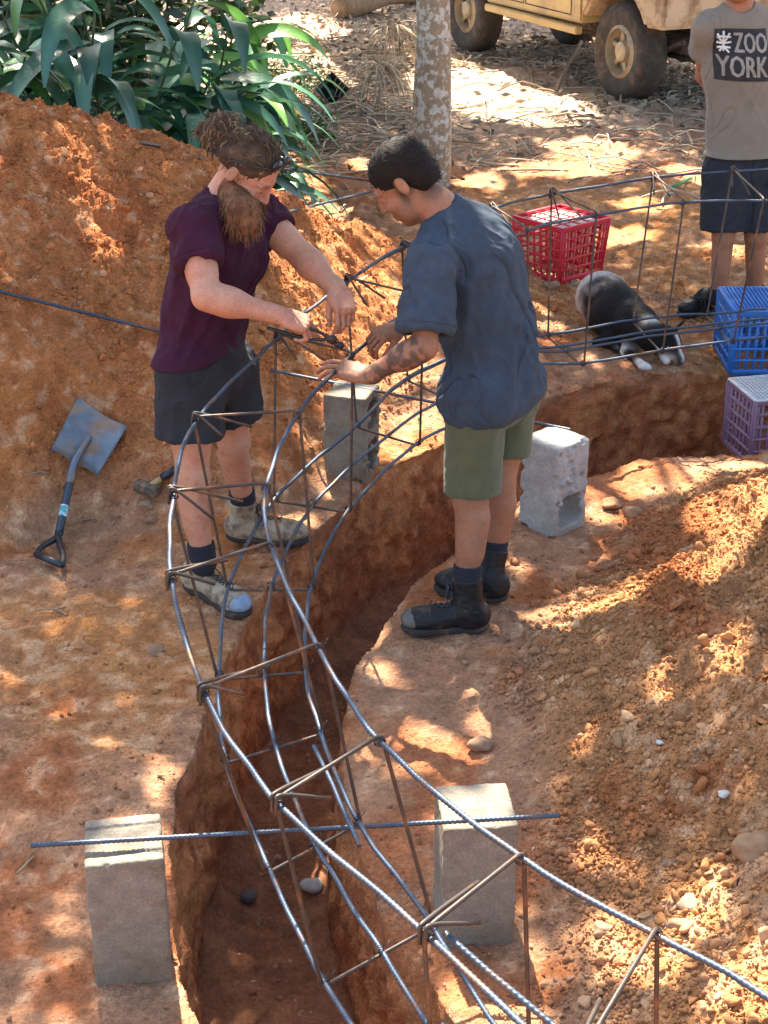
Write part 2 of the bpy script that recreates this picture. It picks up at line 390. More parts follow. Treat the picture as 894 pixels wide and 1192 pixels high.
def dens(x, y):
    mr = mound_r(x, y); ml = mound_l(x, y)
    d = .08+1.25*sst(.003, .05, mr)+.85*sst(.02, .2, ml)+.8*np.exp(-((x+.15)**2/.5+(y-7.3)**2/.6))+.35*sst(7.2, 8, y)
    clump = np.maximum(sst(-.25, .45, fbm(x, y, f=2.3, o=3, seed=300)), .55*sst(.01, .1, mr))
    return np.clip(d*(.15+1.1*clump), 0, 1.3)
def pick(n, smin, smax, power, xr=(-2.6, 2.9), yr=(2.3, 9.5), dmin=.03):
    X = []; 
    while sum(len(a) for a in X) < n:
        c = np.stack([rng.uniform(*xr, 60000), rng.uniform(0, 1, 60000)], 1)
        c[:, 1] = yr[0]*(yr[1]/yr[0])**c[:, 1]
        k = rng.uniform(0, 1.3, len(c)) < dens(c[:, 0], c[:, 1]); c = c[k]; d, _, _ = trench_d(c[:, 0], c[:, 1]); X.append(c[d < -dmin])
    X = np.vstack(X)[:n]; u = rng.uniform(0, 1, n); s = smin*(1-u*(1-(smin/smax)**power))**(-1/power)
    return X, s
c, s = pick(105000, .003, .012, 2.3); scatter_clods('loose_crumbs', c, s, 1, 'fine crumbs of loose clay scattered over the heaps')
c, s = pick(11000, .008, .025, 3.4); scatter_clods('loose_clods', c, s, 2, 'small clods of loose clay lying over the heaps and banks', tint=(rng.uniform(0, 1, 11000) < .05)*1.)
# trench floor crumbs
def floor_pts(n):
    out = []
    while len(out) < n:
        x, y = rng.uniform(-.8, 2.6), rng.uniform(2.2, 7.4)
        out.append((x, y))
        if len(out) == n:
            a = np.array(out); d, _, _ = trench_d(a[:, 0], a[:, 1]); out = [tuple(q) for q in a[d > .05]]
    return np.array(out)
def floor_h(x, y): return -TD+.05*fbm(x, y, f=3, o=3, seed=61)+.012*fbm(x, y, f=22, o=3, seed=62)
c = floor_pts(1500); scatter_clods('trench_crumbs', c, rng.uniform(.003, .014, 1500), 1, 'crumbs of clay fallen on the trench floor', hfun=floor_h)
# single stones one could point at: px, py, size, colour, label
STONES = [(181,760,.034,(.36,.21,.13),'rounded brown stone lying on the packed bank above the left block'),
 (172,590,.030,(.40,.25,.16),'brown stone just below the club hammer head'),(178,607,.028,(.36,.2,.13),'reddish stone further below the club hammer'),
 (882,992,.055,(.42,.25,.14),'large buff boulder cut by the right edge on the spoil heap'),(805,1052,.03,(.55,.40,.26),'pale stone lit by the sun on the lower right heap'),
 (565,1045,.028,(.4,.26,.16),'stone beside the right front concrete block'),(842,925,.016,(.72,.69,.62),'small white pebble high on the right heap'),
 (767,866,.012,(.72,.69,.62),'tiny white pebble in the middle of the right heap'),(560,870,.04,(.38,.23,.14),'flat clod at the left foot of the right heap'),
 (640,335,.05,(.36,.22,.14),'reddish stone between the red crate and the man in blue'),(668,333,.04,(.42,.30,.2),'pale stone right under the red crate corner'),
 (780,1005,.02,(.36,.22,.14),'small stone on the bare slope of the lower right heap'),(712,590,.045,(.40,.22,.12),'orange clod right of the upper right concrete block'),
 (735,600,.04,(.43,.25,.14),'second orange clod right of the upper right concrete block'),(560,610,.02,(.4,.2,.12),'small clod by the trench edge behind the black boots'),
 (700,1085,.028,(.38,.24,.15),'brown stone below the straight bar at the lower right'),(790,1080,.03,(.40,.26,.16),'tan stone touching the blue bars at the lower right')]
unit_ = lambda v: v/np.linalg.norm(v)
for px, py, s_, c_, lab in STONES:
    q = gz(px, py)
    V0, F0 = ICO[3]; o3 = rng.uniform(0, 50, 3); v = V0+o3
    d = 1+.28*vn(v[:, 0]*1.2, v[:, 1]*1.2, v[:, 2]*1.2, 5)+.07*vn(v[:, 0]*4, v[:, 1]*4, v[:, 2]*4, 6)
    B_ = V0.copy()
    for _ in range(8):
        pn = unit_(rng.normal(size=3)); B_ = B_-pn*np.maximum(B_@pn-rng.uniform(.55, .85), 0)[:, None]
    V = B_*d[:, None]*np.array([1, .8, .62])*s_*1.1+np.array([q[0], q[1], hz(q[0], q[1])+s_*.25])
    o = np_mesh('stone', V, F0, M['clod'], None, True, np.array(c_)*.8); tag(o, lab, 'stone', 'loose stones on the soil')
for px, py, s_, lab in ((363,1030,.035,'grey white stone on the trench floor between the lower cage bars'),(290,1042,.03,'dark stone lying on the trench floor under the cage')):
    q = P(px, py, -TD+.03); V0, F0 = ICO[3]; v = V0+s_*1e3
    d = 1+.28*vn(v[:, 0]*1.4, v[:, 1]*1.4, v[:, 2]*1.4, 5)
    o = np_mesh('stone', V0*d[:, None]*np.array([1, .8, .7])*s_+q, F0, M['clod'], None, True, np.array((.5, .46, .4) if s_ > .031 else (.12, .1, .09))); tag(o, lab, 'stone', 'stones in the trench')
# ------------------------------------------------------------ light
EL, AZX = R(53), -.22            # sun high behind the scene, slightly to the left
sd = np.array([AZX*math.cos(EL), math.cos(EL)*math.sqrt(1-AZX**2), math.sin(EL)]); sd /= np.linalg.norm(sd)
W = bpy.data.worlds.new('World'); S.world = W; W.use_nodes = True; wn = W.node_tree
sky = wn.nodes.new('ShaderNodeTexSky'); sky.sky_type = 'NISHITA'; sky.sun_disc = False; sky.sun_elevation = EL
sky.sun_rotation = math.atan2(sd[0], sd[1]); sky.air_density = 1.; sky.dust_density = 2.0; sky.ozone_density = .8
wn.links.new(sky.outputs[0], wn.nodes['Background'].inputs[0]); wn.nodes['Background'].inputs[1].default_value = .108
su = bpy.data.lights.new('sun', 'SUN'); su.energy = 5.0; su.angle = R(.5); su.color = (1, .93, .82)
so = bpy.data.objects.new('sun', su); COL.objects.link(so); so.location = (0, 10, 20)
so.rotation_euler = Vector(sd).to_track_quat('Z', 'Y').to_euler()
S.view_settings.view_transform = 'Standard'; S.view_settings.look = 'None'; S.view_settings.gamma = 1; S.view_settings.exposure = 2.4; S.view_settings.use_white_balance = True; S.view_settings.white_balance_temperature = 7000; S.view_settings.white_balance_tint = 10
S.cycles.max_bounces = 5; S.cycles.diffuse_bounces = 3; S.cycles.glossy_bounces = 3; S.cycles.transparent_max_bounces = 6
S.cycles.use_denoising = True; S.cycles.caustics_reflective = False; S.cycles.caustics_refractive = False
# ------------------------------------------------------------ tree canopy whose gaps let the sun through
# sun flecks seen in the photograph: px, py, half width px, half height px
FLECK = [(575,108,88,42),(110,60,30,30),(220,40,26,24),(30,90,20,20),(330,100,24,26),(260,120,20,16),(370,70,14,20),(520,98,40,22),(690,176,48,15),(640,195,60,8),(770,55,16,10),(610,375,30,14),(655,370,20,10),(725,275,34,10),(745,240,28,8),(845,290,18,8),(700,420,14,10),
 (770,555,62,22),(700,590,14,26),(860,585,50,30),(830,640,40,12),(628,730,24,16),(655,705,26,8),(735,690,26,10),(560,800,26,8),(520,860,48,22),(430,490,36,22),(470,530,22,12),(375,560,18,8),(620,585,12,24),
 (440,790,24,14),(600,660,10,10),(185,900,10,26),(330,600,30,10),(255,610,14,20),(185,1160,24,40),(225,1120,10,30),(870,1165,40,34),(810,1060,18,14),(760,1130,22,16),(690,1090,24,16),
 (60,146,26,7),(120,240,16,10),(200,160,26,5),(350,230,34,12),(400,260,22,14),(350,340,26,18),(430,330,30,16),(130,112,50,10),(210,80,40,26),(300,60,40,30),(60,50,30,30),(360,30,40,16),(385,95,20,16),(440,190,30,8),
 (560,210,30,8),(365,1060,10,20),(650,860,16,10),(540,935,34,16),(150,985,36,16),(395,450,22,14),(640,500,26,12),(245,175,22,14),(500,250,30,10),(560,262,22,12),(330,290,18,16),(405,360,16,14),(690,200,40,6),(800,200,20,10),(860,30,14,16),(720,60,12,14),(690,990,18,12),(840,760,14,22),(770,810,18,12),(560,960,20,14),(300,960,8,14),(420,880,10,14),(230,300,10,16)]
CAN = []     # (point, sun plane coordinates)
ux = np.cross([0, 0, 1.], sd); ux /= np.linalg.norm(ux); uy = np.cross(sd, ux)
holes = []
for px, py, a, b in FLECK:
    q = gz(px, py); qa = gz(px+a, py); ra = np.linalg.norm(qa-q); qb = gz(px, py+b*.8); qt = gz(px, py-b*.8); rb = np.linalg.norm(qb-qt)/1.6
    elev = {150: 0}.get(0, 0)
    dy = qt-qb; rb2 = abs(dy@uy)/1.6+.01; ra2 = ra
    holes.append((q@ux, q@uy, max(ra2, .03), max(rb2, .03)))
for (px, py, z, a, b) in ((150,990,.4,.14,.11),(542,948,.4,.14,.11),(400,452,.4,.09,.07),(645,500,.4,.10,.07),(285,350,1.0,.07,.09),(520,250,1.35,.10,.08),(350,300,1.1,.08,.12),(560,960,.9,.12,.05),(380,950,.9,.10,.07),(450,1010,.9,.12,.06),(330,930,.9,.06,.06),(230,640,.9,.05,.09),(640,240,.9,.16,.06),(860,420,.5,.12,.05),(630,240,.4,.18,.12),(800,230,1.0,.2,.05),(250,160,1.6,.08,.06),(900,260,1.,.1,.1)):
    q = P(px, py, z); holes.append((q@ux, q@uy, a, b))
holes = np.array(holes)
def leaf_ok(c, grow=0.035):
    u = c@ux; v = c@uy; w = .05*vn(u*9, v*9, None, 8)
    k = (((u[:, None]-holes[None, :, 0])/(holes[None, :, 2]+grow+w[:, None]))**2+((v[:, None]-holes[None, :, 1])/(holes[None, :, 3]+grow+w[:, None]))**2)
    return k.min(1) > 1
M['leaf'] = mat('leaf', None, .5, attr=True, var=.2, trans=.35)
M['bark'] = mat('bark_mottled', (.30, .215, .135), .9, var=.3, vscale=14, bump=.006, bscale=26, col2=(.5, .47, .40), c2scale=17, c2lo=.50, c2hi=.54, bump2=.002, b2scale=110)
def leaf_cards(c, size, cols):
    n = len(c); d = rng.normal(size=(n, 3)); d[:, 2] = d[:, 2]*.5; d /= np.linalg.norm(d, axis=1)[:, None]
    s = np.cross(d, rng.normal(size=(n, 3))); s /= np.linalg.norm(s, axis=1)[:, None]; nn = np.cross(d, s)
    L = size[:, None]; V = np.stack([c-d*L*.5, c+s*L*.22+nn*L*.03, c+d*L*.5, c-s*L*.22+nn*L*.03], 1)
    Q = np.arange(n*4).reshape(n, 4); return V.reshape(-1, 3), Q, np.repeat(cols, 4, 0)
def tree(x, y, rt, zc, rad, label, nleaf, lean=(0, 0), seed=0, group='trees shading the dig'):
    z0 = hz(x, y)
    root = empty('tree', (x, y, z0), label, 'tree', group)
    mb = MB(); top = zc-1.0; k = np.linspace(-.05, 1, 10)
    pts = np.stack([x+lean[0]*k+.05*np.sin(k*7+seed), y+lean[1]*k, z0+(top-z0)*k], 1)
    mb.tube(pts, rt*(1.25-.25*np.clip(k*6, 0, 1)-.5*k), 20, True)
    br = []
    for i in range(16):
        a = i*2.4+seed; h0 = .80+.2*(i/16); b0 = pts[0]+(pts[-1]-pts[0])*h0; L = rad*rng.uniform(.6, .95); e = b0+np.array([math.cos(a)*L, math.sin(a)*L, rng.uniform(.3, 1.3)])
        mid = (b0+e)/2+np.array([0, 0, .25]); l = crom([b0, mid, e], 6); br.append(l)
        mb.tube(l, np.linspace(rt*.35, rt*.08, len(l)), 6)
    adopt(root, mb.build('trunk', M['bark'], None, True))
    n = nleaf; u = rng.normal(size=(n, 3)); u /= np.linalg.norm(u, axis=1)[:, None]; r_ = rng.uniform(0, 1, n)**.45
    c = np.array([x+lean[0], y+lean[1], zc])+u*r_[:, None]*np.array([rad, rad, .85])
    c = c[leaf_ok(c)]
    g = rng.uniform(0, 1, len(c))[:, None]; cols = np.array([.035, .075, .018])*(1-g)+np.array([.085, .13, .03])*g
    V, Q, C = leaf_cards(c, rng.uniform(.10, .19, len(c)), cols)
    adopt(root, np_mesh('crown', V, Q, M['leaf'], None, False, C))
    return root
ZC = 6.3
tp = P(502, 212, 0)
tree(tp[0]-.02, tp[1], .135, ZC+.4, 2.9, 'slim tree with pale lichen blotches on its trunk behind the man in blue', 11000, (-.12, .3), 0, None)
for i, (x, y, r, lab, ln) in enumerate(((-3.9, 9.6, 3.2, 'tall tree standing left of the heap', 2.1), (4.2, 9.2, 3.3, 'tall tree standing right of the dig beyond the crates', -2.3), (5.2, 14.8, 3.4, 'tall tree growing right of the parked truck', -2.2), (-4.4, 14.6, 3.4, 'tall tree growing behind the broad leaved plants', 2.6),
     (-4.6, 17.9, 3.4, 'tall tree at the back left of the brush pile', 3.6), (6.4, 20.0, 3.6, 'tall tree at the back right far behind the truck', -2.8), (-5.8, 21.5, 3.6, 'tall tree at the far back left', 2.6), (1.0, 23.5, 3.6, 'tall tree far back in the middle', .2), (7.5, 24.5, 3.6, 'tall tree farthest back on the right', -2.4), (-2.6, 26.0, 3.6, 'tall tree farthest back on the left', .5))):
    tree(x, y, .17, ZC+.3*(i % 3), r, lab, 18000, (ln, -.3), i+1)
# ------------------------------------------------------------ implicit surfaces -> continuous body meshes
def unit(v): v = np.asarray(v, float); return v/(np.linalg.norm(v)+1e-12)
def frame(f, u):
    f = unit(f); r = unit(np.cross(f, u)); return f, r, np.cross(r, f)      # forward, right, up
class Sdf:
    def __init__(s): s.p = []
    def cap(s, a, b, ra, rb, k=.02, op='u', ax=None, ratio=1., flat=0):
        a, b = np.asarray(a, float), np.asarray(b, float); rm = max(ra, rb)+.002
        s.p.append(('cap', np.minimum(a, b)-rm, np.maximum(a, b)+rm, (a, b, ra, rb, None if ax is None else unit(ax), ratio, flat), k, op)); return s
    def ell(s, c, rad, fr=None, k=.02, op='u'):
        c = np.asarray(c, float); rad = np.asarray(rad, float); fr = np.eye(3) if fr is None else np.array(fr)
        ext = np.abs(fr.T)@rad; s.p.append(('ell', c-ext, c+ext, (c, rad, fr), k, op)); return s
    def box(s, c, half, fr=None, rd=.005, k=.01, op='u'):
        c = np.asarray(c, float); half = np.asarray(half, float); fr = np.eye(3) if fr is None else np.array(fr)
        ext = np.abs(fr.T)@half; s.p.append(('box', c-ext, c+ext, (c, half, fr, rd), k, op)); return s
    def grow(s, d, ends=0.):
        o = Sdf()
        for (t, lo, hi, q, k, op) in s.p:
            if t == 'cap':
                a, b, ra, rb, ax, rt, fl = q; sg = -1 if op == 's' else 1; e = unit(b-a)*(ends if fl else 0)
                o.cap(a, b+e, max(ra+sg*d, .001), max(rb+sg*d, .001), k, op, ax, rt, fl)
            elif t == 'ell': o.ell(q[0], np.maximum(q[1]+d, .001), q[2], k, op)
            else: o.box(q[0], np.maximum(q[1]+d, .001), q[2], q[3], k, op)
        return o
    def field(s, lo, hi, h):
        n = np.ceil((hi-lo)/h).astype(int)+1; D = np.full(n, .5, np.float32)
        for (t, blo, bhi, q, k, op) in s.p:
            pad = k+4*h
            i0 = np.clip(np.floor((blo-pad-lo)/h).astype(int), 0, n); i1 = np.clip(np.ceil((bhi+pad-lo)/h).astype(int)+1, 0, n)
            if np.any(i1 <= i0): continue
            gx = (lo[0]+h*np.arange(i0[0], i1[0]))[:, None, None]; gy = (lo[1]+h*np.arange(i0[1], i1[1]))[None, :, None]; gz_ = (lo[2]+h*np.arange(i0[2], i1[2]))[None, None]
            if t == 'cap':
                a, b, ra, rb, ax, rt, fl = q; px, py, pz = gx-a[0], gy-a[1], gz_-a[2]; ba = b-a
                if ax is not None:
                    m = 1/rt-1; dd = (px*ax[0]+py*ax[1]+pz*ax[2])*m; px = px+dd*ax[0]; py = py+dd*ax[1]; pz = pz+dd*ax[2]; ba = ba+m*(ba@ax)*ax
                L2 = ba@ba+1e-12; u = (px*ba[0]+py*ba[1]+pz*ba[2])/L2; hh = np.clip(u, 0, 1)
                d = np.sqrt((px-hh*ba[0])**2+(py-hh*ba[1])**2+(pz-hh*ba[2])**2)-(ra+(rb-ra)*hh)
                if ax is not None: d = d*(.5+.5*rt)
                if fl: d = np.maximum(d, (u-1)*math.sqrt(L2))
            elif t == 'ell':
                c, rad, fr = q; px, py, pz = gx-c[0], gy-c[1], gz_-c[2]
                l = [px*fr[i][0]+py*fr[i][1]+pz*fr[i][2] for i in range(3)]
                k0 = np.sqrt(sum((l[i]/rad[i])**2 for i in range(3))); k1 = np.sqrt(sum((l[i]/rad[i]**2)**2 for i in range(3)))+1e-9
                d = k0*(k0-1)/k1
            else:
                c, half, fr, rd = q; px, py, pz = gx-c[0], gy-c[1], gz_-c[2]
                l = [np.abs(px*fr[i][0]+py*fr[i][1]+pz*fr[i][2])-(half[i]-rd) for i in range(3)]
                d = np.sqrt(sum(np.maximum(v, 0)**2 for v in l))+np.minimum(np.maximum(np.maximum(l[0], l[1]), l[2]), 0)-rd
            sl = tuple(slice(i0[i], i1[i]) for i in range(3)); A = D[sl]
            if op == 'u': e = np.clip(.5+.5*(A-d)/k, 0, 1) if k else (A > d)*1.; D[sl] = A*(1-e)+d*e-(k*e*(1-e))
            elif op == 's': e = np.clip(.5-.5*(A+d)/k, 0, 1); D[sl] = A*(1-e)-d*e+k*e*(1-e)
            elif op == 'i': D[sl] = np.maximum(A, d)
        return D
    def bounds(s): 
        P_ = [p for p in s.p if p[5] == 'u']; return np.min([p[1] for p in P_], 0)-.02, np.max([p[2] for p in P_], 0)+.02
def half_space(D, lo, h, pt, n):
    """cuts away the side n points to"""
    n = unit(n); x, y, z = [lo[i]+h*np.arange(D.shape[i]) for i in range(3)]
    d = (x[:, None, None]-pt[0])*n[0]+(y[None, :, None]-pt[1])*n[1]+(z[None, None]-pt[2])*n[2]
    return np.maximum(D, d.astype(np.float32))
def nets(D, lo, h):
    s = D < 0; nx, ny, nz = D.shape
    cnt = np.zeros((nx-1, ny-1, nz-1), np.int8); OFF = [(i, j, k) for i in (0, 1) for j in (0, 1) for k in (0, 1)]
    for o in OFF: cnt += s[o[0]:nx-1+o[0], o[1]:ny-1+o[1], o[2]:nz-1+o[2]]
    act = (cnt > 0) & (cnt < 8); I = np.argwhere(act)
    if not len(I): return np.zeros((0, 3)), np.zeros((0, 4), int)
    val = {o: D[I[:, 0]+o[0], I[:, 1]+o[1], I[:, 2]+o[2]] for o in OFF}
    acc = np.zeros((len(I), 3)); c = np.zeros(len(I))
    for o in OFF:
        for a in range(3):
            if o[a] == 0:
                p = list(o); p[a] = 1; p = tuple(p); d0, d1 = val[o], val[p]; m = (d0 < 0) != (d1 < 0)
                t = d0[m]/(d0[m]-d1[m]); q = np.tile(np.array(o, float), (m.sum(), 1)); q[:, a] += t; acc[m] += q; c[m] += 1
    V = lo+h*(I+acc/c[:, None]); idx = np.full(act.shape, -1, np.int64); idx[act] = np.arange(len(I)); Q = []
    for a in range(3):
        b, c_ = (a+1) % 3, (a+2) % 3
        sl0 = [slice(None)]*3; sl1 = [slice(None)]*3; sl0[a] = slice(0, -1); sl1[a] = slice(1, None)
        ch = s[tuple(sl0)] != s[tuple(sl1)]; E = np.argwhere(ch); neg = s[tuple(sl0)][ch]
        ok = (E[:, b] > 0) & (E[:, c_] > 0) & (E[:, b] < D.shape[b]-1) & (E[:, c_] < D.shape[c_]-1); E = E[ok]; neg = neg[ok]
        def g(db, dc): e = E.copy(); e[:, b] += db; e[:, c_] += dc; return idx[e[:, 0], e[:, 1], e[:, 2]]
        q = np.stack([g(-1, -1), g(0, -1), g(0, 0), g(-1, 0)], 1); q[~neg] = q[~neg][:, ::-1]; Q.append(q)
    Q = np.vstack(Q); Q = Q[(Q >= 0).all(1)]; return V, Q
def vnormals(V, Q):
    n = np.cross(V[Q[:, 2]]-V[Q[:, 0]], V[Q[:, 3 if Q.shape[1] > 3 else 1]]-V[Q[:, 1 if Q.shape[1] > 3 else 0]]); N = np.zeros_like(V)
    for k in range(Q.shape[1]): np.add.at(N, Q[:, k], n)
    return N/(np.linalg.norm(N, axis=1)[:, None]+1e-12)
def relax(V, Q, it=1, w=.5):
    e = np.vstack([Q[:, [0, 1]], Q[:, [1, 2]], Q[:, [2, 3]], Q[:, [3, 0]]]); n = len(V)
    deg = np.bincount(e[:, 0], minlength=n)+np.bincount(e[:, 1], minlength=n)
    for _ in range(it):
        S_ = np.stack([np.bincount(e[:, 0], V[e[:, 1], k], n)+np.bincount(e[:, 1], V[e[:, 0], k], n) for k in range(3)], 1)
        V = V*(1-w)+w*S_/np.maximum(deg, 1)[:, None]
    return V
def mesh_regions(sdf, regions):
    """regions: (lo, hi, h, [(pt, n) cuts]); all joined into one list of vertices and quads"""
    VV, QQ, n = [], [], 0
    for lo, hi, h, cuts in regions:
        lo = np.asarray(lo, float); hi = np.asarray(hi, float); D = sdf.field(lo, hi, h)
        for pt, nn in cuts: D = half_space(D, lo, h, pt, nn)
        V, Q = nets(D, lo, h); V = relax(V, Q, 1, .4); VV.append(V); QQ.append(Q+n); n += len(V)
    return np.vstack(VV), np.vstack(QQ)
def cloth_mesh(out, t=.0105, h=.0048, cuts=(), holes=None, ends=.05):
    """a garment with thickness, open at its flat ends and at the cuts"""
    lo, hi = out.bounds(); D = out.field(lo, hi, h); I_ = out.grow(-t, ends).field(lo, hi, h)
    for pt, n in cuts: D = half_space(D, lo, h, pt, n)
    D = np.maximum(D, -I_)
    if holes is not None: D = np.maximum(D, -holes.field(lo, hi, h))
    V, Q = nets(D, lo, h); return relax(V, Q, 1, .4), Q
def folds(V, Q, amp, f, stretch, seed, along=(0, 0, 1.), mask=None):
    """cloth folds: ridged noise drawn out along a direction"""
    N = vnormals(V, Q); a = unit(along); b = unit(np.cross(a, [.3, 1, .1])); c = np.cross(a, b)
    x, y, z = V@b*f, V@c*f, V@a*f/stretch
    w = .35*fbm(x, y, z, f=.6, o=2, seed=seed+7)*f*.12
    r = (1-2*np.abs(fbm(x+w, y+w, z, f=1, o=2, seed=seed)))*.7+.5*fbm(x, y, z, f=.45, o=2, seed=seed+3)
    cr = fbm(x*.55+w, y*.55+w, z*.45, f=1, o=2, seed=seed+20); r = r-.9*np.exp(-(cr/.05)**2)*sst(.0, .25, fbm(x*.3, y*.3, z*.8, f=1, o=2, seed=seed+31))*(f < 20)
    if mask is not None: r = r*mask
    return V+N*(r*amp)[:, None]
# ------------------------------------------------------------ people
def head_prims(s_out, c, fr, ear=True, kneck=None, sc=1.08):
    s = Sdf()
    f, r, u = fr; W_ = lambda a, b, d: c+f*a+r*b+u*d; F3 = [f, r, u]
    s.ell(W_(-.012, 0, .032), (.099, .078, .088), F3, .02); s.ell(W_(.028, 0, -.045), (.066, .060, .078), F3, .03)
    s.cap(W_(.035, -.035, -.075), W_(.035, .035, -.075), .032, .032, .03); s.ell(W_(.062, 0, -.100), (.026, .026, .020), F3, .02)
    for q in (-1, 1):
        s.ell(W_(.090, q*.032, -.002), (.016, .019, .013), F3, .012, 's'); s.ell(W_(.073, q*.032, -.002), (.0145, .0145, .0135), F3, .003)
        s.cap(W_(.085, q*.012, .022), W_(.076, q*.05, .020), .009, .008, .014); s.ell(W_(.060, q*.044, -.035), (.024, .020, .02), F3, .02)
        if ear:
            s.ell(W_(-.010, q*.079, -.008), (.017, .008, .028), F3, .006); s.ell(W_(-.008, q*.089, -.006), (.011, .006, .019), F3, .004, 's')
    s.cap(W_(.090, 0, .010), W_(.108, 0, -.030), .008, .0115, .012); s.ell(W_(.097, .012, -.034), (.010, .007, .007), F3, .006); s.ell(W_(.097, -.012, -.034), (.010, .007, .007), F3, .006)
    s.cap(W_(.088, -.018, -.063), W_(.088, .018, -.063), .007, .007, .008); s.cap(W_(.086, -.015, -.074), W_(.086, .015, -.074), .008, .008, .008)
    s.cap(W_(.098, -.020, -.0685), W_(.098, .020, -.0685), .003, .003, .003, 's')
    for (t, lo, hi, q, k, op) in s.p:      # a little larger than the unit head
        S3 = lambda p: c+(p-c)*sc
        if t == 'cap': s_out.cap(S3(q[0]), S3(q[1]), q[2]*sc, q[3]*sc, k, op)
        else: s_out.ell(S3(q[0]), q[1]*sc, q[2], k, op)
    return W_
def hand_prims(s, w, d, n, side, curl, spread=.10, thumb=(.5, .35), sc=1., tcurl=.5):
    """w wrist, d direction of the palm, n palm normal (side the fingers close to), side: +1 thumb lies along +cross(n,d)"""
    d = unit(d); n = unit(n-np.dot(n, d)*d); l = unit(np.cross(n, d))*side
    F3 = [d, l, n]; W_ = lambda a, b, c: w+(d*a+l*b+n*c)*sc
    s.ell(W_(.048, .0, 0), (.052*sc, .043*sc, .0155*sc), F3, .012); s.box(W_(.055, -.002, 0), (.036*sc, .037*sc, .013*sc), F3, .011*sc, .010)
    s.cap(W_(-.02, 0, 0), W_(.02, 0, 0), .026*sc, .026*sc, .02, ax=n, ratio=.72)
    s.ell(W_(.035, .026, .010), (.032*sc, .018*sc, .015*sc), F3, .012)
    lens = ((.044, .026, .022), (.048, .029, .023), (.044, .027, .022), (.035, .021, .019)); rads = (.0088, .0090, .0086, .0076)
    for i in range(4):
        b = W_(.088-.004*abs(i-1.2), .029-.0195*i, 0); ang = 0.; dr = d*math.cos((1.3-i)*spread)+l*math.sin((1.3-i)*spread); p = b; r_ = rads[i]*sc
        s.cap(W_(.05, .024-.016*i, -.004), b, .009*sc, r_*1.08, .008)
        s.ell(b-n*.006*sc, (.011*sc, .009*sc, .007*sc), F3, .006)
        cu = curl[i] if hasattr(curl[0], '__len__') else curl
        for j in range(3):
            ang += cu[j]; q = p+(dr*math.cos(ang)+n*math.sin(ang))*lens[i][j]*sc
            s.cap(p, q, r_, r_*.90, .0035); p = q; r_ *= .92
    b = W_(.022, .026, .006); a1 = thumb[0]; dr = unit(d*math.cos(a1)+l*math.sin(a1)+n*thumb[1]); p = b; r_ = .0125*sc
    for j, L in enumerate((.036, .032, .026)):
        q = p+dr*L*sc; s.cap(p, q, r_, r_*.86, .006); p = q; r_ *= .88; dr = unit(dr+(-l*.5+n*.5+d*.2)*tcurl)
def body_prims(J, fw, g=1.):
    s = Sdf(); f = unit(fw)
    s.cap(J['hipL'], J['hipR'], .098*g, .098*g, .04); s.cap(J['pelvis'], J['waist'], .135*g, .125*g, .04, ax=f, ratio=.72)
    s.cap(J['waist'], J['chest'], .125*g, .150*g, .05, ax=f, ratio=.72); s.cap(J['chest'], J['neck0']*.6+J['chest']*.4, .152*g, .12*g, .05, ax=f, ratio=.72)
    s.cap(J['shL'], J['shR'], .056*g, .056*g, .05)
    s.cap(J['neck0'], J['neck1'], .060*g, .055*g, .03)
    for q in 'LR':
        s.cap(J['neck0']*.5+J['neck1']*.5, J['sh'+q], .042*g, .048*g, .05)
        a, b, c = J['sh'+q], J['el'+q], J['wr'+q]; ar = J.get('arm', 1.)*g
        s.cap(a, b, .054*ar, .040*ar, .03); s.cap(a*.6+b*.4, a*.35+b*.65, .048*ar, .045*ar, .02)
        s.cap(b, c, .041*ar, .027*ar, .02); m = b*.72+c*.28; s.ell(m, (.062*ar, .047*ar, .045*ar), frame(c-b, (0, 0, 1)), .03)
        h, k, n = J['hip'+q], J['kn'+q], J['an'+q]; back = -f
        s.cap(h, k, .090*g, .058*g, .04); s.cap(h*.75+k*.25, h*.4+k*.6, .082*g, .068*g, .03)
        s.cap(k, n, .054*g, .038*g, .03); s.cap(k*.8+n*.2+back*.022, k*.45+n*.55+back*.016, .050*g, .040*g, .03); s.ell(k+f*.012, (.048*g, .045*g, .055*g), None, .02)
    return s
def make_skin(s, J, cuts_at, hb, name, root, matl, colfun, hb_h=.0032):
    """one body mesh: coarse trunk and limbs, fine head and hands, cut flush against each other"""
    lo, hi = s.bounds(); reg = [(lo, hi, .0065, [(J['neckcut'], J['neckn'])]+[])]
    return reg
def toe_cap(root, b, at, L, w, mt):
    s = Sdf(); s.ell(at(L-.052, 0, .046), (.064, w+.004, .038), [at(1, 0, 0)-at(0, 0, 0), at(0, 1, 0)-at(0, 0, 0), np.array([0, 0, 1.])], .03); lo, hi = s.bounds(); D = s.field(lo, hi, .004)
    f = at(1, 0, 0)-at(0, 0, 0); D = half_space(D, lo, .004, at(L-.050, 0, 0), -f+np.array([0, 0, .25])); D = half_space(D, lo, .004, at(0, 0, .026), -np.array([0, 0, 1.])); V, Q = nets(D, lo, .004); V = relax(V, Q, 1, .4)
    o = np_mesh('toe_cap', V, Q, M[mt], None, True, (1, 1, 1)); adopt(root, o); o.parent = b
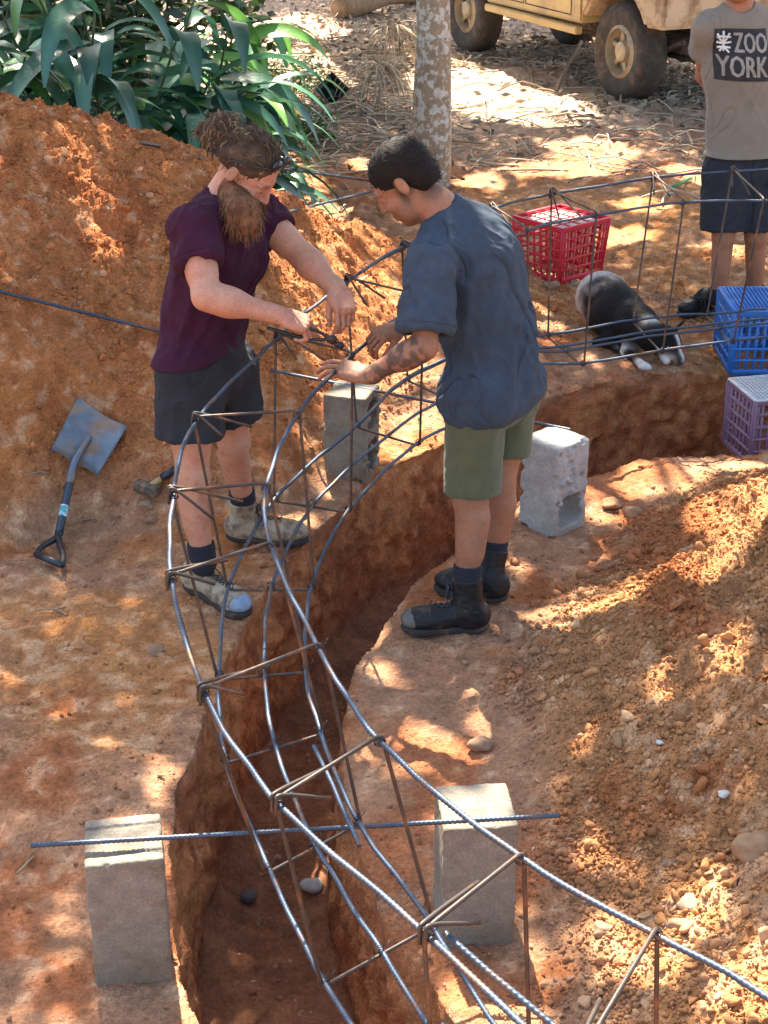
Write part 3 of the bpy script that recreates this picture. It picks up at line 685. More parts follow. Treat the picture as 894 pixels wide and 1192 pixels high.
def boot(root, heel, toe, ank, top, matn, soln, tall=.0, label=None, lace=(.3, .28, .24), w=.046, toecol=None, zsole=0.):
    heel, toe, ank, top = [np.asarray(v, float) for v in (heel, toe, ank, top)]
    f = unit((toe-heel)*[1, 1, 0]); L = np.linalg.norm((toe-heel)[:2]); z0 = heel[2]; up = np.array([0, 0, 1.]); r = np.cross(f, up); F3 = [f, r, up]
    s = Sdf(); at = lambda a, b, c: np.array([heel[0], heel[1], z0])+f*a+r*b+up*c
    s.ell(at(.045, 0, .055), (.058, .040, .050), F3, .02); s.cap(at(.06, 0, .060), at(L-.07, 0, .045), .046, .040, .03); s.ell(at(L-.055, 0, .045), (.062, w, .036), F3, .03)
    s.ell(at(L*.62, 0, .05), (.06, w+.002, .034), F3, .03)
    s.cap(at(.055, 0, .06), ank, .050, .050, .03); s.cap(ank, top, .048, .054, .02, flat=1)
    V, Q = cloth_mesh(s, .0085, .0038, cuts=[(at(0, 0, .018), -up)], ends=.03); V = folds(V, Q, .0035, 22, .5, 5)
    b = np_mesh('boot', V, Q, M[matn], None, True, (1, 1, 1)); adopt(root, b)
    if label: b['label'] = label
    if toecol: toe_cap(root, b, at, L, w, toecol)
    so = Sdf(); so.ell(at(.05, 0, .012), (.062, .043, .022), F3, .01); so.cap(at(.05, 0, .012), at(L-.055, 0, .012), .040, .044, .02); so.ell(at(L-.06, 0, .014), (.072, w+.007, .022), F3, .03)
    lo, hi = so.bounds(); D = so.field(lo, hi, .005); D = half_space(D, lo, .005, at(0, 0, .027), up); D = half_space(D, lo, .005, at(0, 0, 0), -up); V, Q = nets(D, lo, .005)
    o = np_mesh('sole', V, Q, M[soln], None, True, (1, 1, 1)); adopt(root, o); o.parent = b; o.data.transform(Matrix.Identity(4))
    bvh = BVHTree.FromPolygons([tuple(v) for v in (np.array([c.co[:] for c in b.data.vertices])+np.array(root.location))], [tuple(p.vertices) for p in b.data.polygons])
    mb = MB(); rows = []
    a0, a1 = at(L*.62, 0, .14), None
    for i in range(7):
        t = i/6; c = at(L*.66-.03*i*(L/.28), 0, 0)*(1-t)+ (at(L*.66-.15*(L/.28), 0, 0))*t if False else at(L*.66-.022*i, 0, .085+.0*i) if i < 4 else top+f*.052*1-(top-ank)*(.85-.27*(i-4))
        if i >= 4: c = ank+(top-ank)*(.15+.3*(i-4))+f*.05
        pr = []
        for sg in (-1, 1):
            if i < 4: org = at(L*.68-.020*i, sg*.016, .25); dr = -up
            else: org = c+f*.1+r*sg*.017; dr = -f
            h = bvh.ray_cast(Vector(org), Vector(dr)); 
            pr.append(None if h[0] is None else np.array(h[0])+(-dr)*.003)
        rows.append(pr)
    rows = [q for q in rows if q[0] is not None and q[1] is not None]
    for a, b2 in zip(rows[:-1], rows[1:]):
        for u_, v_ in ((a[0], b2[1]), (a[1], b2[0])):
            m = (u_+v_)/2+(f*.5+up*.5)*.004; mb.tube(crom([u_, m, v_], 3), .0026, 5)
    if rows:
        k = rows[-1]; c = (k[0]+k[1])/2+f*.008
        for sg in (-1, 1):
            mb.tube(crom([c, c+r*sg*.02+up*.012+f*.01, c+r*sg*.035-up*.008+f*.008, c+r*sg*.012-up*.01+f*.004, c], 4), .0024, 5); mb.tube(crom([c, c+r*sg*.012-up*.03+f*.012, c+r*sg*.02-up*.065+f*.006], 4), .0024, 5)
    if mb.V:
        lm = M.get('lace%s' % (lace,)) or mat('lace', lace, .9); M['lace%s' % (lace,)] = lm
        l = mb.build('laces', lm, None, True); adopt(root, l); l.parent = b
    return b
def strands(n, rootp, rootn, length, rad, curl, grav, cols, seed=0, seg=7, tip=.4):
    """curly locks of hair as thin tubes, rootp (n,3), rootn (n,3)"""
    g = np.random.default_rng(seed); mb = MB()
    for i in range(n):
        p = rootp[i].copy(); d = unit(rootn[i]+g.normal(size=3)*.25); L = length[i]/seg; pts = [p.copy()]; ph = g.uniform(0, 6.28); ax = unit(g.normal(size=3)); fr = g.uniform(.8, 1.6)
        for j in range(seg):
            d = unit(d+grav*.22+curl*np.cross(ax, d)*math.cos(ph+j*fr)); p = p+d*L; pts.append(p.copy())
        l = crom(pts, 3); mb.tube(l, np.linspace(rad, rad*tip, len(l)), 4, False, col=cols[i])
    return mb
M['toe_blue'] = mat('toe_pale_blue', (.20, .29, .40), .6, var=.25, vscale=40, col2=(.22, .16, .11), c2scale=22, c2lo=.55, c2hi=.7, bump=.001, bscale=200)
M['toe_grey'] = mat('toe_worn_grey', (.12, .11, .095), .6, var=.3, vscale=40, col2=(.02, .02, .022), c2scale=22, c2lo=.5, c2hi=.62, bump=.001, bscale=200)
def JJ(**k): return {a: (PY(*v) if len(v) == 3 and v[2] > 2 and v[0] > 20 else np.array(v, float)) for a, v in k.items()}
def person(name_lab, J, fw, headc, headfr, hands, skin, cuts, colfun, group='people at the dig', neck_to=None, spread=1.):
    base = ((J['anL']+J['anR'])/2).copy(); base[2] = hz(base[0], base[1])
    root = empty('person', base, name_lab, 'person', group)
    s = body_prims(J, fw, spread); head_prims(s, headc, headfr)
    f, r, u = headfr; s.cap(J['neck1'], headc-u*.06-f*.015, .056, .054, .03)
    for (w, d, n, side, curl, kw) in hands: hand_prims(s, w, d, n, side, curl, **kw)
    lo, hi = s.bounds()
    nk = headc-u*.095-f*.01; nn = unit(u*.6+unit(headc-J['neck1'])*.8)
    # regions: trunk and limbs; head; every hand
    hs = [(w, unit(d)) for (w, d, n, side, curl, kw) in hands]
    def cutR(D, lo, h): return D
    D = s.field(lo, hi, .0065)
    def carve(D, lo, h, c, n, rad):       # removes everything beyond the plane (c,n) within rad of c
        x, y, z = [lo[i]+h*np.arange(D.shape[i]) for i in range(3)]; x = x[:, None, None]; y = y[None, :, None]; z = z[None, None]
        pl = (x-c[0])*n[0]+(y-c[1])*n[1]+(z-c[2])*n[2]; sp = np.sqrt((x-c[0])**2+(y-c[1])**2+(z-c[2])**2)-rad
        return np.maximum(D, -np.maximum(-pl, sp)).astype(np.float32)
    D = carve(D, lo, .0065, nk, nn, .30)
    for w, d in hs: D = carve(D, lo, .0065, w-d*.004, d, .21)
    V, Q = nets(D, lo, .0065)
    def uncap(V, Q, c, n, rad, e):      # leave the cut ends open so that the surfaces run on smoothly under each other
        m = V[Q].mean(1); k = (np.abs((m-c)@n) < e) & (np.linalg.norm(m-c, axis=1) < rad); return Q[~k]
    Q = uncap(V, Q, nk, nn, .2, .005)
    for w, d in hs: Q = uncap(V, Q, w-d*.004, d, .09, .005)
    V = relax(V, Q, 1, .4); VV = [V]; QQ = [Q]; n = len(V)
    for c, nn_, rad, h in [(nk-nn*.018, nn, .26, .0034)]+[(w-d*.020, d, .20, .0026) for w, d in hs]:
        l2, h2 = c-rad, c+rad; D = s.field(l2, h2, h); D = half_space(D, l2, h, c, -nn_)
        x, y, z = [l2[i]+h*np.arange(D.shape[i]) for i in range(3)]
        if h < .003:
            # keep only what belongs to this hand
            t = Sdf(); [t.p.append(p) for p in s.p]; 
            sp = np.sqrt((x[:, None, None]-(c+nn_*.095)[0])**2+(y[None, :, None]-(c+nn_*.095)[1])**2+(z[None, None]-(c+nn_*.095)[2])**2)-.125
            D = np.maximum(D, sp).astype(np.float32)
        V, Q = nets(D, l2, h); Q = uncap(V, Q, c, nn_, .2, h*.9); V = relax(V, Q, 1, .35); VV.append(V); QQ.append(Q+n); n += len(V)
    V = np.vstack(VV); Q = np.vstack(QQ); C = colfun(V)
    b = np_mesh('body', V, Q, M['skinA'], None, True, C); adopt(root, b)
    return root, s, b
def eyes(root, c, fr):
    f, r, u = fr
    for q in (-1, 1):
        V, F = ICO[3]; p = c+(f*.0755+r*q*.032-u*.003)*1.08
        n = unit(f+r*q*.1-u*.25); t = V@n; C = np.where((t > .80)[:, None], np.array([.03, .02, .015]), np.array([.22, .16, .13]))
        o = np_mesh('eye', V*.0132+p, F, M['eye'], None, True, C); adopt(root, o)
M['eye'] = mat('eye', None, .2, attr=True, var=0)
def near_c(V, p, r): return np.exp(-(np.linalg.norm(V-p, axis=1)/r)**2)
def lerp(a, b, t): return a+(b-a)*t
# ============================================================ the bearded man
f_ = unit([.80, -.30, -.78]); FA = frame(f_, (0.1, -.02, 1)); hcA = PY(287, 197, 5.16)
JA = JJ(hipR=(220, 436, 5.10), hipL=(262, 428, 5.32), waist=(238, 372, 5.20), chest=(258, 288, 5.20), neck0=(262, 246, 5.20), shR=(226, 268, 5.03), shL=(302, 251, 5.38),
        elR=(240, 345, 4.86), wrR=(326, 367, 4.90), elL=(352, 298, 5.27), wrL=(393, 337, 5.09), knR=(224, 556, 5.05), anR=(236, 652, 5.02), knL=(272, 514, 5.36), anL=(284, 590, 5.46))
JA['pelvis'] = (JA['hipL']+JA['hipR'])/2+[0, 0, .03]; JA['neck1'] = JA['neck0']*.35+(hcA-FA[2]*.085-FA[0]*.02)*.65
bzA1 = P(232, 697, hz(-.66, 5.0)+.0); bzA2 = P(270, 640, 0)
JA['toeR'] = P(276, 712, .04); JA['toeL'] = P(350, 628, .04); JA['arm'] = 1.12
fwA = unit([.85, -.5, 0])
def colA(V):
    base = np.array([.50, .265, .175]); red = np.array([.47, .17, .11]); C = np.tile(base, (len(V), 1))
    n = fbm(V[:, 0], V[:, 1], V[:, 2], f=18, o=3, seed=400); C = mix3(C, np.broadcast_to(red, C.shape), np.clip(.25+.6*n, 0, .7))
    f, r, u = FA; loc = V-hcA; face = near_c(V, hcA+f*.08-u*.02, .09); C = mix3(C, np.broadcast_to(np.array([.50, .19, .125]), C.shape), face*.5)
    brow = np.maximum(np.exp(-(((loc@r-.034)/.022)**2+((loc@u-.026)/.006)**2)), np.exp(-(((loc@r+.034)/.022)**2+((loc@u-.026)/.006)**2)))*(loc@f > .05)*(np.linalg.norm(loc, axis=1) < .14)
    C = mix3(C, np.broadcast_to(np.array([.09, .05, .03]), C.shape), brow*.8)
    lip = np.exp(-(((loc@r)/.022)**2+((loc@u+.068)/.010)**2))*(loc@f > .07)*(np.linalg.norm(loc, axis=1) < .15); C = mix3(C, np.broadcast_to(np.array([.38, .12, .10]), C.shape), lip*.6)
    shv = sst(-.06, .0, -(loc@f))*sst(-.07, -.02, loc@u)*(np.linalg.norm(loc, axis=1) < .14); C = mix3(C, np.broadcast_to(np.array([.16, .10, .07]), C.shape), shv*.55)
    dirt = sst(.15, .5, fbm(V[:, 0], V[:, 1], V[:, 2], f=30, o=3, seed=410))*(V[:, 2] < .5); C = mix3(C, np.broadcast_to(np.array([.30, .13, .07]), C.shape), dirt*.5)
    return C
grip = ((.75, 1.25, .6), (.85, 1.3, .6), (.9, 1.3, .65), (.95, 1.3, .65))
pinch = ((.55, .75, .45), (.7, .9, .5), (.85, 1.1, .6), (.95, 1.2, .6))
handsA = [(JA['wrR'], PY(352, 376, 4.90)-JA['wrR'], np.array([.15, .35, -1.]), -1, grip, dict(thumb=(.35, .5), spread=.05, sc=1.06)),
          (JA['wrL'], PY(408, 378, 4.98)-JA['wrL'], np.array([-.35, .55, -.62]), 1, pinch, dict(thumb=(.35, .7), spread=.05, sc=1.06))]
A, sA, bA = person('bearded man in a plum t-shirt and short dark shorts gripping pliers over the cage', JA, fwA, hcA, FA, handsA, None, None, colA)
eyes(A, hcA, FA)
def tshirt(root, J, fw, sleeve, hem, matn, neck, g=1., infl=.020, name='t_shirt', flare=0., seed=1, slr=.078, extra=None, amp=.010):
    s = Sdf(); f = unit(fw); i = infl
    s.cap(J['hipL'], J['hipR'], .106*g+i+flare, .106*g+i+flare, .05); s.cap(J['pelvis'], J['waist'], (.140+flare*.7)*g+i, .130*g+i, .05, ax=f, ratio=.76)
    s.cap(J['waist'], J['chest'], .130*g+i, .153*g+i, .05, ax=f, ratio=.76); s.cap(J['chest'], J['neck0']*.6+J['chest']*.4, .153*g+i*.8, .12*g+i*.8, .05, ax=f, ratio=.74)
    s.cap(J['shL'], J['shR'], .054*g+i*.6, .054*g+i*.6, .05); s.cap(J['neck0'], J['neck0']*.75+J['neck1']*.25, .066, .064, .03)
    for q in 'LR':
        s.cap(J['neck0']*.6+J['neck1']*.4, J['sh'+q], .038*g+i*.6, .047*g+i*.5, .04); e = lerp(J['sh'+q], J['el'+q], sleeve[q]); s.cap(J['sh'+q], e, .055*g+i*.5, slr, .03, flat=1)
    if extra: extra(s)
    hol = Sdf(); a, b = neck; hol.cap(J['neck0']*.85+J['neck1']*.15+f*a*.5, J['neck1']*1.4-J['neck0']*.4+f*a, b, b+.035, .01)
    V, Q = cloth_mesh(s, .0082, .0038, cuts=[hem], holes=hol, ends=.06)
    m = 1-.55*np.exp(-(np.linalg.norm(V-J['neck0'], axis=1)/.13)**2); hp, hn = hem; m = m*(.25+.75*sst(.0, .07, -((V-np.asarray(hp))@unit(hn)))); ax = unit(J['chest']-J['pelvis'])
    V = folds(V, Q, amp*1.25, 8, 2.6, seed, along=ax+.6*np.array([f[1], -f[0], 0]), mask=m); V = folds(V, Q, amp*.85, 17, 2.8, seed+9, along=ax-.5*np.array([f[1], -f[0], 0]), mask=m); V = folds(V, Q, amp*.25, 34, 2.2, seed+5, along=ax-.6*np.array([f[1], -f[0], 0]), mask=m)
    o = np_mesh(name, V, Q, M[matn], None, True, (1, 1, 1)); adopt(root, o)
    bv = BVHTree.FromPolygons([tuple(v) for v in V], [tuple(int(k) for k in q) for q in Q]); mb = MB()
    def sew(pts):
        mb = MB(); mb.tube(np.array(pts), .0021, 5, False); sm = mb.build('seam', M[matn], None, True); adopt(root, sm); sm.parent = o
    def ring(c, axis, rad, r0=.30):
        a = unit(axis); u_ = unit(np.cross(a, [.2, .3, 1])); v_ = np.cross(a, u_); pts = []
        for t in np.linspace(0, 2*np.pi, 64, endpoint=False):
            d = u_*math.cos(t)+v_*math.sin(t); h = bv.ray_cast(Vector(c+d*r0), Vector(-d), r0)
            if h[0] is not None and np.linalg.norm(np.array(h[0])-c) < rad: pts.append(np.array(h[0])+d*.0004)
            else:
                if len(pts) > 6: sew(pts)
                pts = []
        if len(pts) > 6: sew(pts)
    for q in 'LR':
        ax_ = J['el'+q]-J['sh'+q]; e = lerp(J['sh'+q], J['el'+q], sleeve[q]); ring(e-unit(ax_)*.016, ax_, .12); out_ = unit(J['sh'+q]-J['neck0']); ring(J['sh'+q]-out_*.018, unit(out_+unit(ax_)*.35), .13)
    ring(J['neck0']*.75+J['neck1']*.25+f*.01, J['neck1']-J['neck0']-f*.02, .105)
    return o, V, Q, s
def rim(root, parent, pts, r, matn, name):     # a sewn band along an opening
    mb = MB(); mb.tube(np.vstack([pts, pts[:1]]), r, 6, False); o = mb.build(name, M[matn], None, True); adopt(root, o); o.parent = parent
def shorts(root, J, fw, lens, topcut, matn, g=1., r=(.118, .112), name='shorts', seed=3, amp=.010, back=.0):
    s = Sdf(); f = unit(fw); s.cap(J['hipL'], J['hipR'], .112*g, .112*g, .04); s.cap(J['pelvis'], lerp(J['pelvis'], J['waist'], .8), .152*g, .145*g, .04, ax=f, ratio=.8)
    for q in 'LR':
        e = lerp(J['hip'+q], J['kn'+q], lens[q]); s.cap(J['hip'+q], e, r[0], r[1], .03, flat=1)
    V, Q = cloth_mesh(s, .0105, .0048, cuts=[topcut], ends=.06); V = folds(V, Q, amp, 13, 2.2, seed); V = folds(V, Q, amp*.4, 30, 1.6, seed+3, along=(1, .3, .5))
    o = np_mesh(name, V, Q, M[matn], None, True, (1, 1, 1)); adopt(root, o); return o
tshirt(A, JA, fwA, dict(L=.42, R=.52), (PY(230, 412, 5.15), np.array([.12, 0, -1])), 'fabric_purple', (.03, .058), 1.0, .015, flare=.016, seed=2, slr=.072, amp=.015)
shorts(A, JA, fwA, dict(L=.60, R=.58), (PY(230, 395, 5.15), np.array([0, 0, 1])), 'fabric_dark', r=(.112, .122), seed=8)
def sock(root, a, b, r=.049):
    s = Sdf(); s.cap(a, b, r, r+.001, .01, flat=1); V, Q = cloth_mesh(s, .0075, .0034, ends=.03); V = folds(V, Q, .002, 60, .4, 3); o = np_mesh('sock', V, Q, M['sock'], None, True, (1, 1, 1)); adopt(root, o)
def feet(root, J, q, heel_px, toe_px, mt, sl, shaft, sockh, lace, tall=.1, label=None, toecol=None):
    z = (lambda p: hz(*p[:2])); h = P(*heel_px, 0); h = P(*heel_px, z(h)); t = P(*toe_px, 0); t = P(*toe_px, z(t)); zz = max(z(h), z(t))+.004
    h[2] = t[2] = zz; an = J['an'+q]; f = unit((t-h)*[1, 1, 0]); aa = h+f*.055+np.array([0, 0, .085]); up = unit(J['kn'+q]-an); zt_ = aa[2]+shaft; tp = an+(J['kn'+q]-an)*((zt_-an[2])/(J['kn'+q][2]-an[2]))
    boot(root, h-f*.012, t+f*.012, aa, tp, mt, sl, lace=lace, label=label, toecol=toecol); sock(root, tp-up*.03, tp+up*sockh)
feet(A, JA, 'R', (222, 684), (284, 716), 'leather_tan', 'rubber', .095, .05, (.05, .045, .04), label='right boot with a pale blue scuffed toe cap', toecol='toe_blue')
feet(A, JA, 'L', (270, 634), (354, 630), 'leather_tan', 'rubber', .095, .045, (.05, .045, .04))
# hair, bun, beard
def hairA():
    f, r, u = FA; F3 = [f, r, u]; at = lambda a, b, c: hcA+(f*a+r*b+u*c)*1.08
    s = Sdf(); s.ell(at(-.018, 0, .038), (.103, .082, .088), F3, .02); s.ell(at(-.06, 0, .0), (.060, .072, .072), F3, .02)
    s.ell(at(-.138, .0, .035), (.046, .050, .052), F3, .012); s.ell(at(-.150, 0, -.015), (.04, .045, .04), F3, .02)
    hol = Sdf(); hol.ell(at(.117, 0, .002), (.075, .12, .090), F3, .01); hol.box(at(.0, 0, -.09), (.2, .2, .085), F3, .01, .01); hol.ell(at(.02, .088, -.02), (.03, .03, .045), F3, .01); hol.ell(at(.02, -.088, -.02), (.03, .03, .045), F3, .01)
    s = s.grow(.006); lo, hi = s.bounds(); D = np.maximum(s.field(lo, hi, .004), -hol.field(lo, hi, .004)); V, Q = nets(D, lo, .004); V = relax(V, Q, 1, .4); V = folds(V, Q, .006, 45, 3, 12, along=f+u*.3)
    n3 = fbm(V[:, 0], V[:, 1], V[:, 2], f=40, o=2, seed=5); C = mix3(np.array([.030, .020, .014]), np.array([.10, .065, .038]), np.clip(.35+.8*n3, 0, 1))
    o = np_mesh('hair', V, Q, M['hair'], None, True, C); adopt(A, o)
    N = vnormals(V, Q); loc = V-hcA; bun = (loc@f) < -.115; g = np.random.default_rng(3)
    i1 = g.choice(np.where(bun)[0], 260); i2 = g.choice(len(V), 230); ii = np.r_[i1, i2]; ln = np.r_[g.uniform(.025, .065, 260), g.uniform(.02, .05, 230)]
    cc = np.array([.045, .028, .018])+g.uniform(0, 1, (len(ii), 1))**1.9*np.array([.26, .18, .10])
    nr = N[ii]*.8; nr[260:] = -f[None]+N[ii[260:]]*.35
    mb = strands(len(ii), V[ii]-N[ii]*.004, nr, ln, .0021, 1.1, np.array([0, 0, -2.2]), cc, 4); l = mb.build('curl', M['hair'], None, True); adopt(A, l); l.parent = o; l['label'] = 'loose curly locks around the bun'; l.name = 'locks'
    i3 = g.choice(np.where(((V-hcA)@f > -.10) & ((V-hcA)@u > .07))[0], 300); tg = -f[None]*1.0+(-.15*u)[None]+N[i3]*.10; tg = tg-N[i3]*((tg*N[i3]).sum(1)+.02)[:, None]
    cc = np.array([.035, .023, .015])+g.uniform(0, 1, (len(i3), 1))**2*np.array([.16, .105, .06]); mb = strands(len(i3), V[i3]+N[i3]*.001, tg, g.uniform(.03, .06, len(i3)), .0014, .3, np.array([0, 0, -.15]), cc, 8, seg=6); l = mb.build('locks', M['hair'], None, True); adopt(A, l); l.parent = o; l['label'] = 'strands swept back over the head'
    # beard
    s = Sdf(); s.ell(at(.055, 0, -.105), (.048, .055, .05), F3, .03); s.cap(at(.05, -.035, -.07), at(.05, .035, -.07), .036, .036, .03); s.cap(at(.005, .058, -.055), at(.05, .04, -.09), .02, .03, .02); s.cap(at(.005, -.058, -.055), at(.05, -.04, -.09), .02, .03, .02)
    tipp = PY(285, 257, 5.02); s.cap(at(.045, 0, -.105), tipp, .068, .044, .03); s.cap(at(.03, .02, -.09), tipp+[-.01, .0, .04], .044, .036, .03); s.cap(at(.092, -.025, -.052), at(.092, .025, -.052), .010, .010, .01)
    hol = Sdf(); hol.ell(at(.112, 0, -.071), (.02, .02, .006), F3, .01)
    s = s.grow(.007); lo, hi = s.bounds(); D = np.maximum(s.field(lo, hi, .004), -hol.field(lo, hi, .004)); V, Q = nets(D, lo, .004); V = relax(V, Q, 1, .4); V = folds(V, Q, .007, 50, 3, 13)
    n3 = fbm(V[:, 0], V[:, 1], V[:, 2], f=40, o=2, seed=6); C = mix3(np.array([.09, .038, .018]), np.array([.23, .105, .048]), np.clip(.35+.8*n3, 0, 1))
    o = np_mesh('beard', V, Q, M['hair'], None, True, C); adopt(A, o); N = vnormals(V, Q)
    ok = np.where((V-hcA)@u < -.04)[0]; ii = g.choice(len(V), 1300); cc = np.array([.075, .038, .02])+g.uniform(0, 1, (len(ii), 1))**1.7*np.array([.22, .11, .055])
    dn = N[ii]*.45+np.array([0, 0, -.8]); mb = strands(len(ii), V[ii]-N[ii]*.002, dn, g.uniform(.022, .050, len(ii)), .0013, .9, np.array([0, 0, -1.]), cc, 5); l = mb.build('whiskers', M['hair'], None, True); adopt(A, l); l.parent = o
    # sunglasses pushed up on the head
    root = empty('sunglasses', at(.07, 0, .085), 'black sunglasses pushed up on the hair of the bearded man', 'sunglasses'); mb = MB()
    for q in (-1, 1): mb.tube(crom([at(.066, q*.066, .088), at(.04, q*.084, .074), at(-.01, q*.089, .045), at(-.045, q*.084, .018)], 5), .0032, 6)
    mb.tube(crom([at(.066, -.066, .088), at(.078, -.03, .088), at(.081, 0, .090), at(.078, .03, .088), at(.066, .066, .088)], 5), .003, 6); fr_ = mb.build('frame', M['black'], None, True); adopt(root, fr_)
    for q in (-1, 1):
        s = Sdf(); s.ell(at(.070, q*.036, .101), (.014, .031, .018), F3, .01); lo, hi = s.bounds(); D = s.field(lo, hi, .003); V, Q = nets(D, lo, .003); o = np_mesh('lens', V, Q, M['black'], None, True, (1, 1, 1)); adopt(root, o)
hairA()
# pliers held by the bearded man
def pliers():
    a = PY(352, 386, 4.90); b = PY(384, 394, 4.90); c = PY(402, 404, 4.92); root = empty('pliers', b, 'black steel end cutting pliers gripped in the right hand of the bearded man', 'pliers')
    d = unit(c-a); n = np.array([0, 0, 1.])
    for sg in (-1, 1):
        mb = MB(); mb.tube(crom([b-n*.004*sg, lerp(b, a, .35)+n*.013*sg, lerp(b, a, 1.2)+n*.020*sg, lerp(b, a, 2.3)+n*.018*sg], 6), .006, 8); o = mb.build('handle', M['black'], None, True); adopt(root, o)
    s = Sdf(); s.ell(b+d*.005, (.020, .011, .017), frame(d, n), .01); s.ell(c-d*.022, (.019, .010, .012), frame(d, n), .01); lo, hi = s.bounds(); V, Q = nets(s.field(lo, hi, .003), lo, .003); adopt(root, np_mesh('jaw', V, Q, M['tie'], None, True, (1, 1, 1)))
pliers()
# ============================================================ the man in blue
f_ = unit([-.70, .16, -.66]); FB = frame(f_, (-.25, .05, 1)); hcB = PY(470, 210, 4.98)
JB = JJ(hipL=(556, 462, 4.87), hipR=(592, 452, 5.10), waist=(578, 398, 4.98), chest=(553, 318, 4.98), neck0=(522, 256, 4.99), shL=(502, 306, 4.80), shR=(556, 268, 5.19),
        elL=(494, 404, 4.68), wrL=(428, 437, 4.75), elR=(512, 372, 5.26), wrR=(463, 383, 5.10), knL=(548, 580, 4.82), anL=(543, 690, 4.76), knR=(580, 566, 5.02), anR=(573, 660, 5.00))
JB['pelvis'] = (JB['hipL']+JB['hipR'])/2+[0, 0, .03]; JB['neck1'] = JB['neck0']*.4+(hcB-FB[2]*.08-FB[0]*.025)*.6
JB['toeL'] = P(480, 735, .04); JB['toeR'] = P(520, 685, .04); fwB = unit([-.86, .42, 0])
def colB(V):
    C = np.tile(np.array([.33, .155, .09]), (len(V), 1)); n = fbm(V[:, 0], V[:, 1], V[:, 2], f=15, o=3, seed=420); C = mix3(C, np.broadcast_to(np.array([.25, .105, .06]), C.shape), np.clip(.3+.5*n, 0, .7))
    f, r, u = FB; loc = V-hcB; dist = np.linalg.norm(loc, axis=1)
    sb = np.exp(-(((loc@f-.012)/.012)**2+((loc@u+.035)/.035)**2))*(dist < .13)*(np.abs(loc@r) > .03); C = mix3(C, np.broadcast_to(np.array([.03, .02, .015]), C.shape), sb*.95)
    bd = sst(-.02, -.06, loc@u)*sst(.0, .03, loc@f)*(dist < .15); C = mix3(C, np.broadcast_to(np.array([.13, .07, .045]), C.shape), bd*.55)
    fade = np.maximum(sst(.045, -.005, loc@f)*sst(-.075, -.02, loc@u), sst(-.01, -.05, loc@f)*sst(-.13, -.07, loc@u))*(dist < .14)*(np.abs(loc@r) < .080); C = mix3(C, np.broadcast_to(np.array([.04, .026, .018]), C.shape), fade*.75)
    brow = (np.exp(-(((np.abs(loc@r)-.034)/.024)**2+((loc@u-.026)/.007)**2)))*(loc@f > .05)*(dist < .14); C = mix3(C, np.broadcast_to(np.array([.03, .02, .015]), C.shape), brow*.9)
    a, b = JB['elL'], JB['wrL']; t = (V-a)@(b-a)/((b-a)@(b-a)); rr = np.linalg.norm(V-a-t[:, None]*(b-a), axis=1)
    tt = fbm(V[:, 0], V[:, 1], V[:, 2], f=42, o=3, seed=430); tm = (rr < .075)*sst(-.12, .0, t)*sst(1.02, .95, t)*sst(-.25, .05, tt); C = mix3(C, np.broadcast_to(np.array([.035, .035, .035]), C.shape), tm*.72)
    return C
flat_ = ((.25, .35, .2), (.3, .4, .25), (.35, .45, .3), (.35, .45, .3)); gripB = ((.6, 1.0, .5), (.7, 1.1, .5), (.8, 1.1, .6), (.85, 1.1, .6))
handsB = [(JB['wrL'], PY(396, 429, 4.77)-JB['wrL'], np.array([-.12, .45, -1.]), 1, flat_, dict(thumb=(.75, .25), spread=.10, sc=1.02)),
          (JB['wrR'], PY(436, 392, 5.03)-JB['wrR'], np.array([-.1, .2, -1.]), -1, gripB, dict(thumb=(.55, .35), spread=.08, sc=1.02))]
B, sB, bB = person('man with tattooed forearm in navy t-shirt and olive shorts bending over the cage', JB, fwB, hcB, FB, handsB, None, None, colB)
eyes(B, hcB, FB)
def exB(s):
    s.ell(lerp(JB['chest'], JB['neck0'], .45)+unit(-fwB)*.035, (.15, .11, .11), frame(unit(JB['shR']-JB['shL']), (0, 0, 1)), .06); s.cap(JB['chest']-[0, 0, .04], JB['pelvis']+[0, 0, .02], .165, .168, .05, ax=fwB, ratio=.80)
tshirt(B, JB, fwB, dict(L=.80, R=.75), (PY(578, 476, 4.98), np.array([.16, 0, -1])), 'fabric_blue', (.015, .062), 1.0, .015, flare=.010, seed=21, slr=.084, extra=exB, amp=.013)
shorts(B, JB, fwB, dict(L=.93, R=.66), (PY(575, 440, 4.98), np.array([0, 0, 1])), 'fabric_olive', r=(.104, .097), seed=28, amp=.007)
feet(B, JB, 'L', (562, 733), (474, 737), 'leather_black', 'rubber', .115, .045, (.04, .04, .045), toecol='toe_grey')
feet(B, JB, 'R', (584, 703), (512, 684), 'leather_black', 'rubber', .10, .04, (.04, .04, .045))
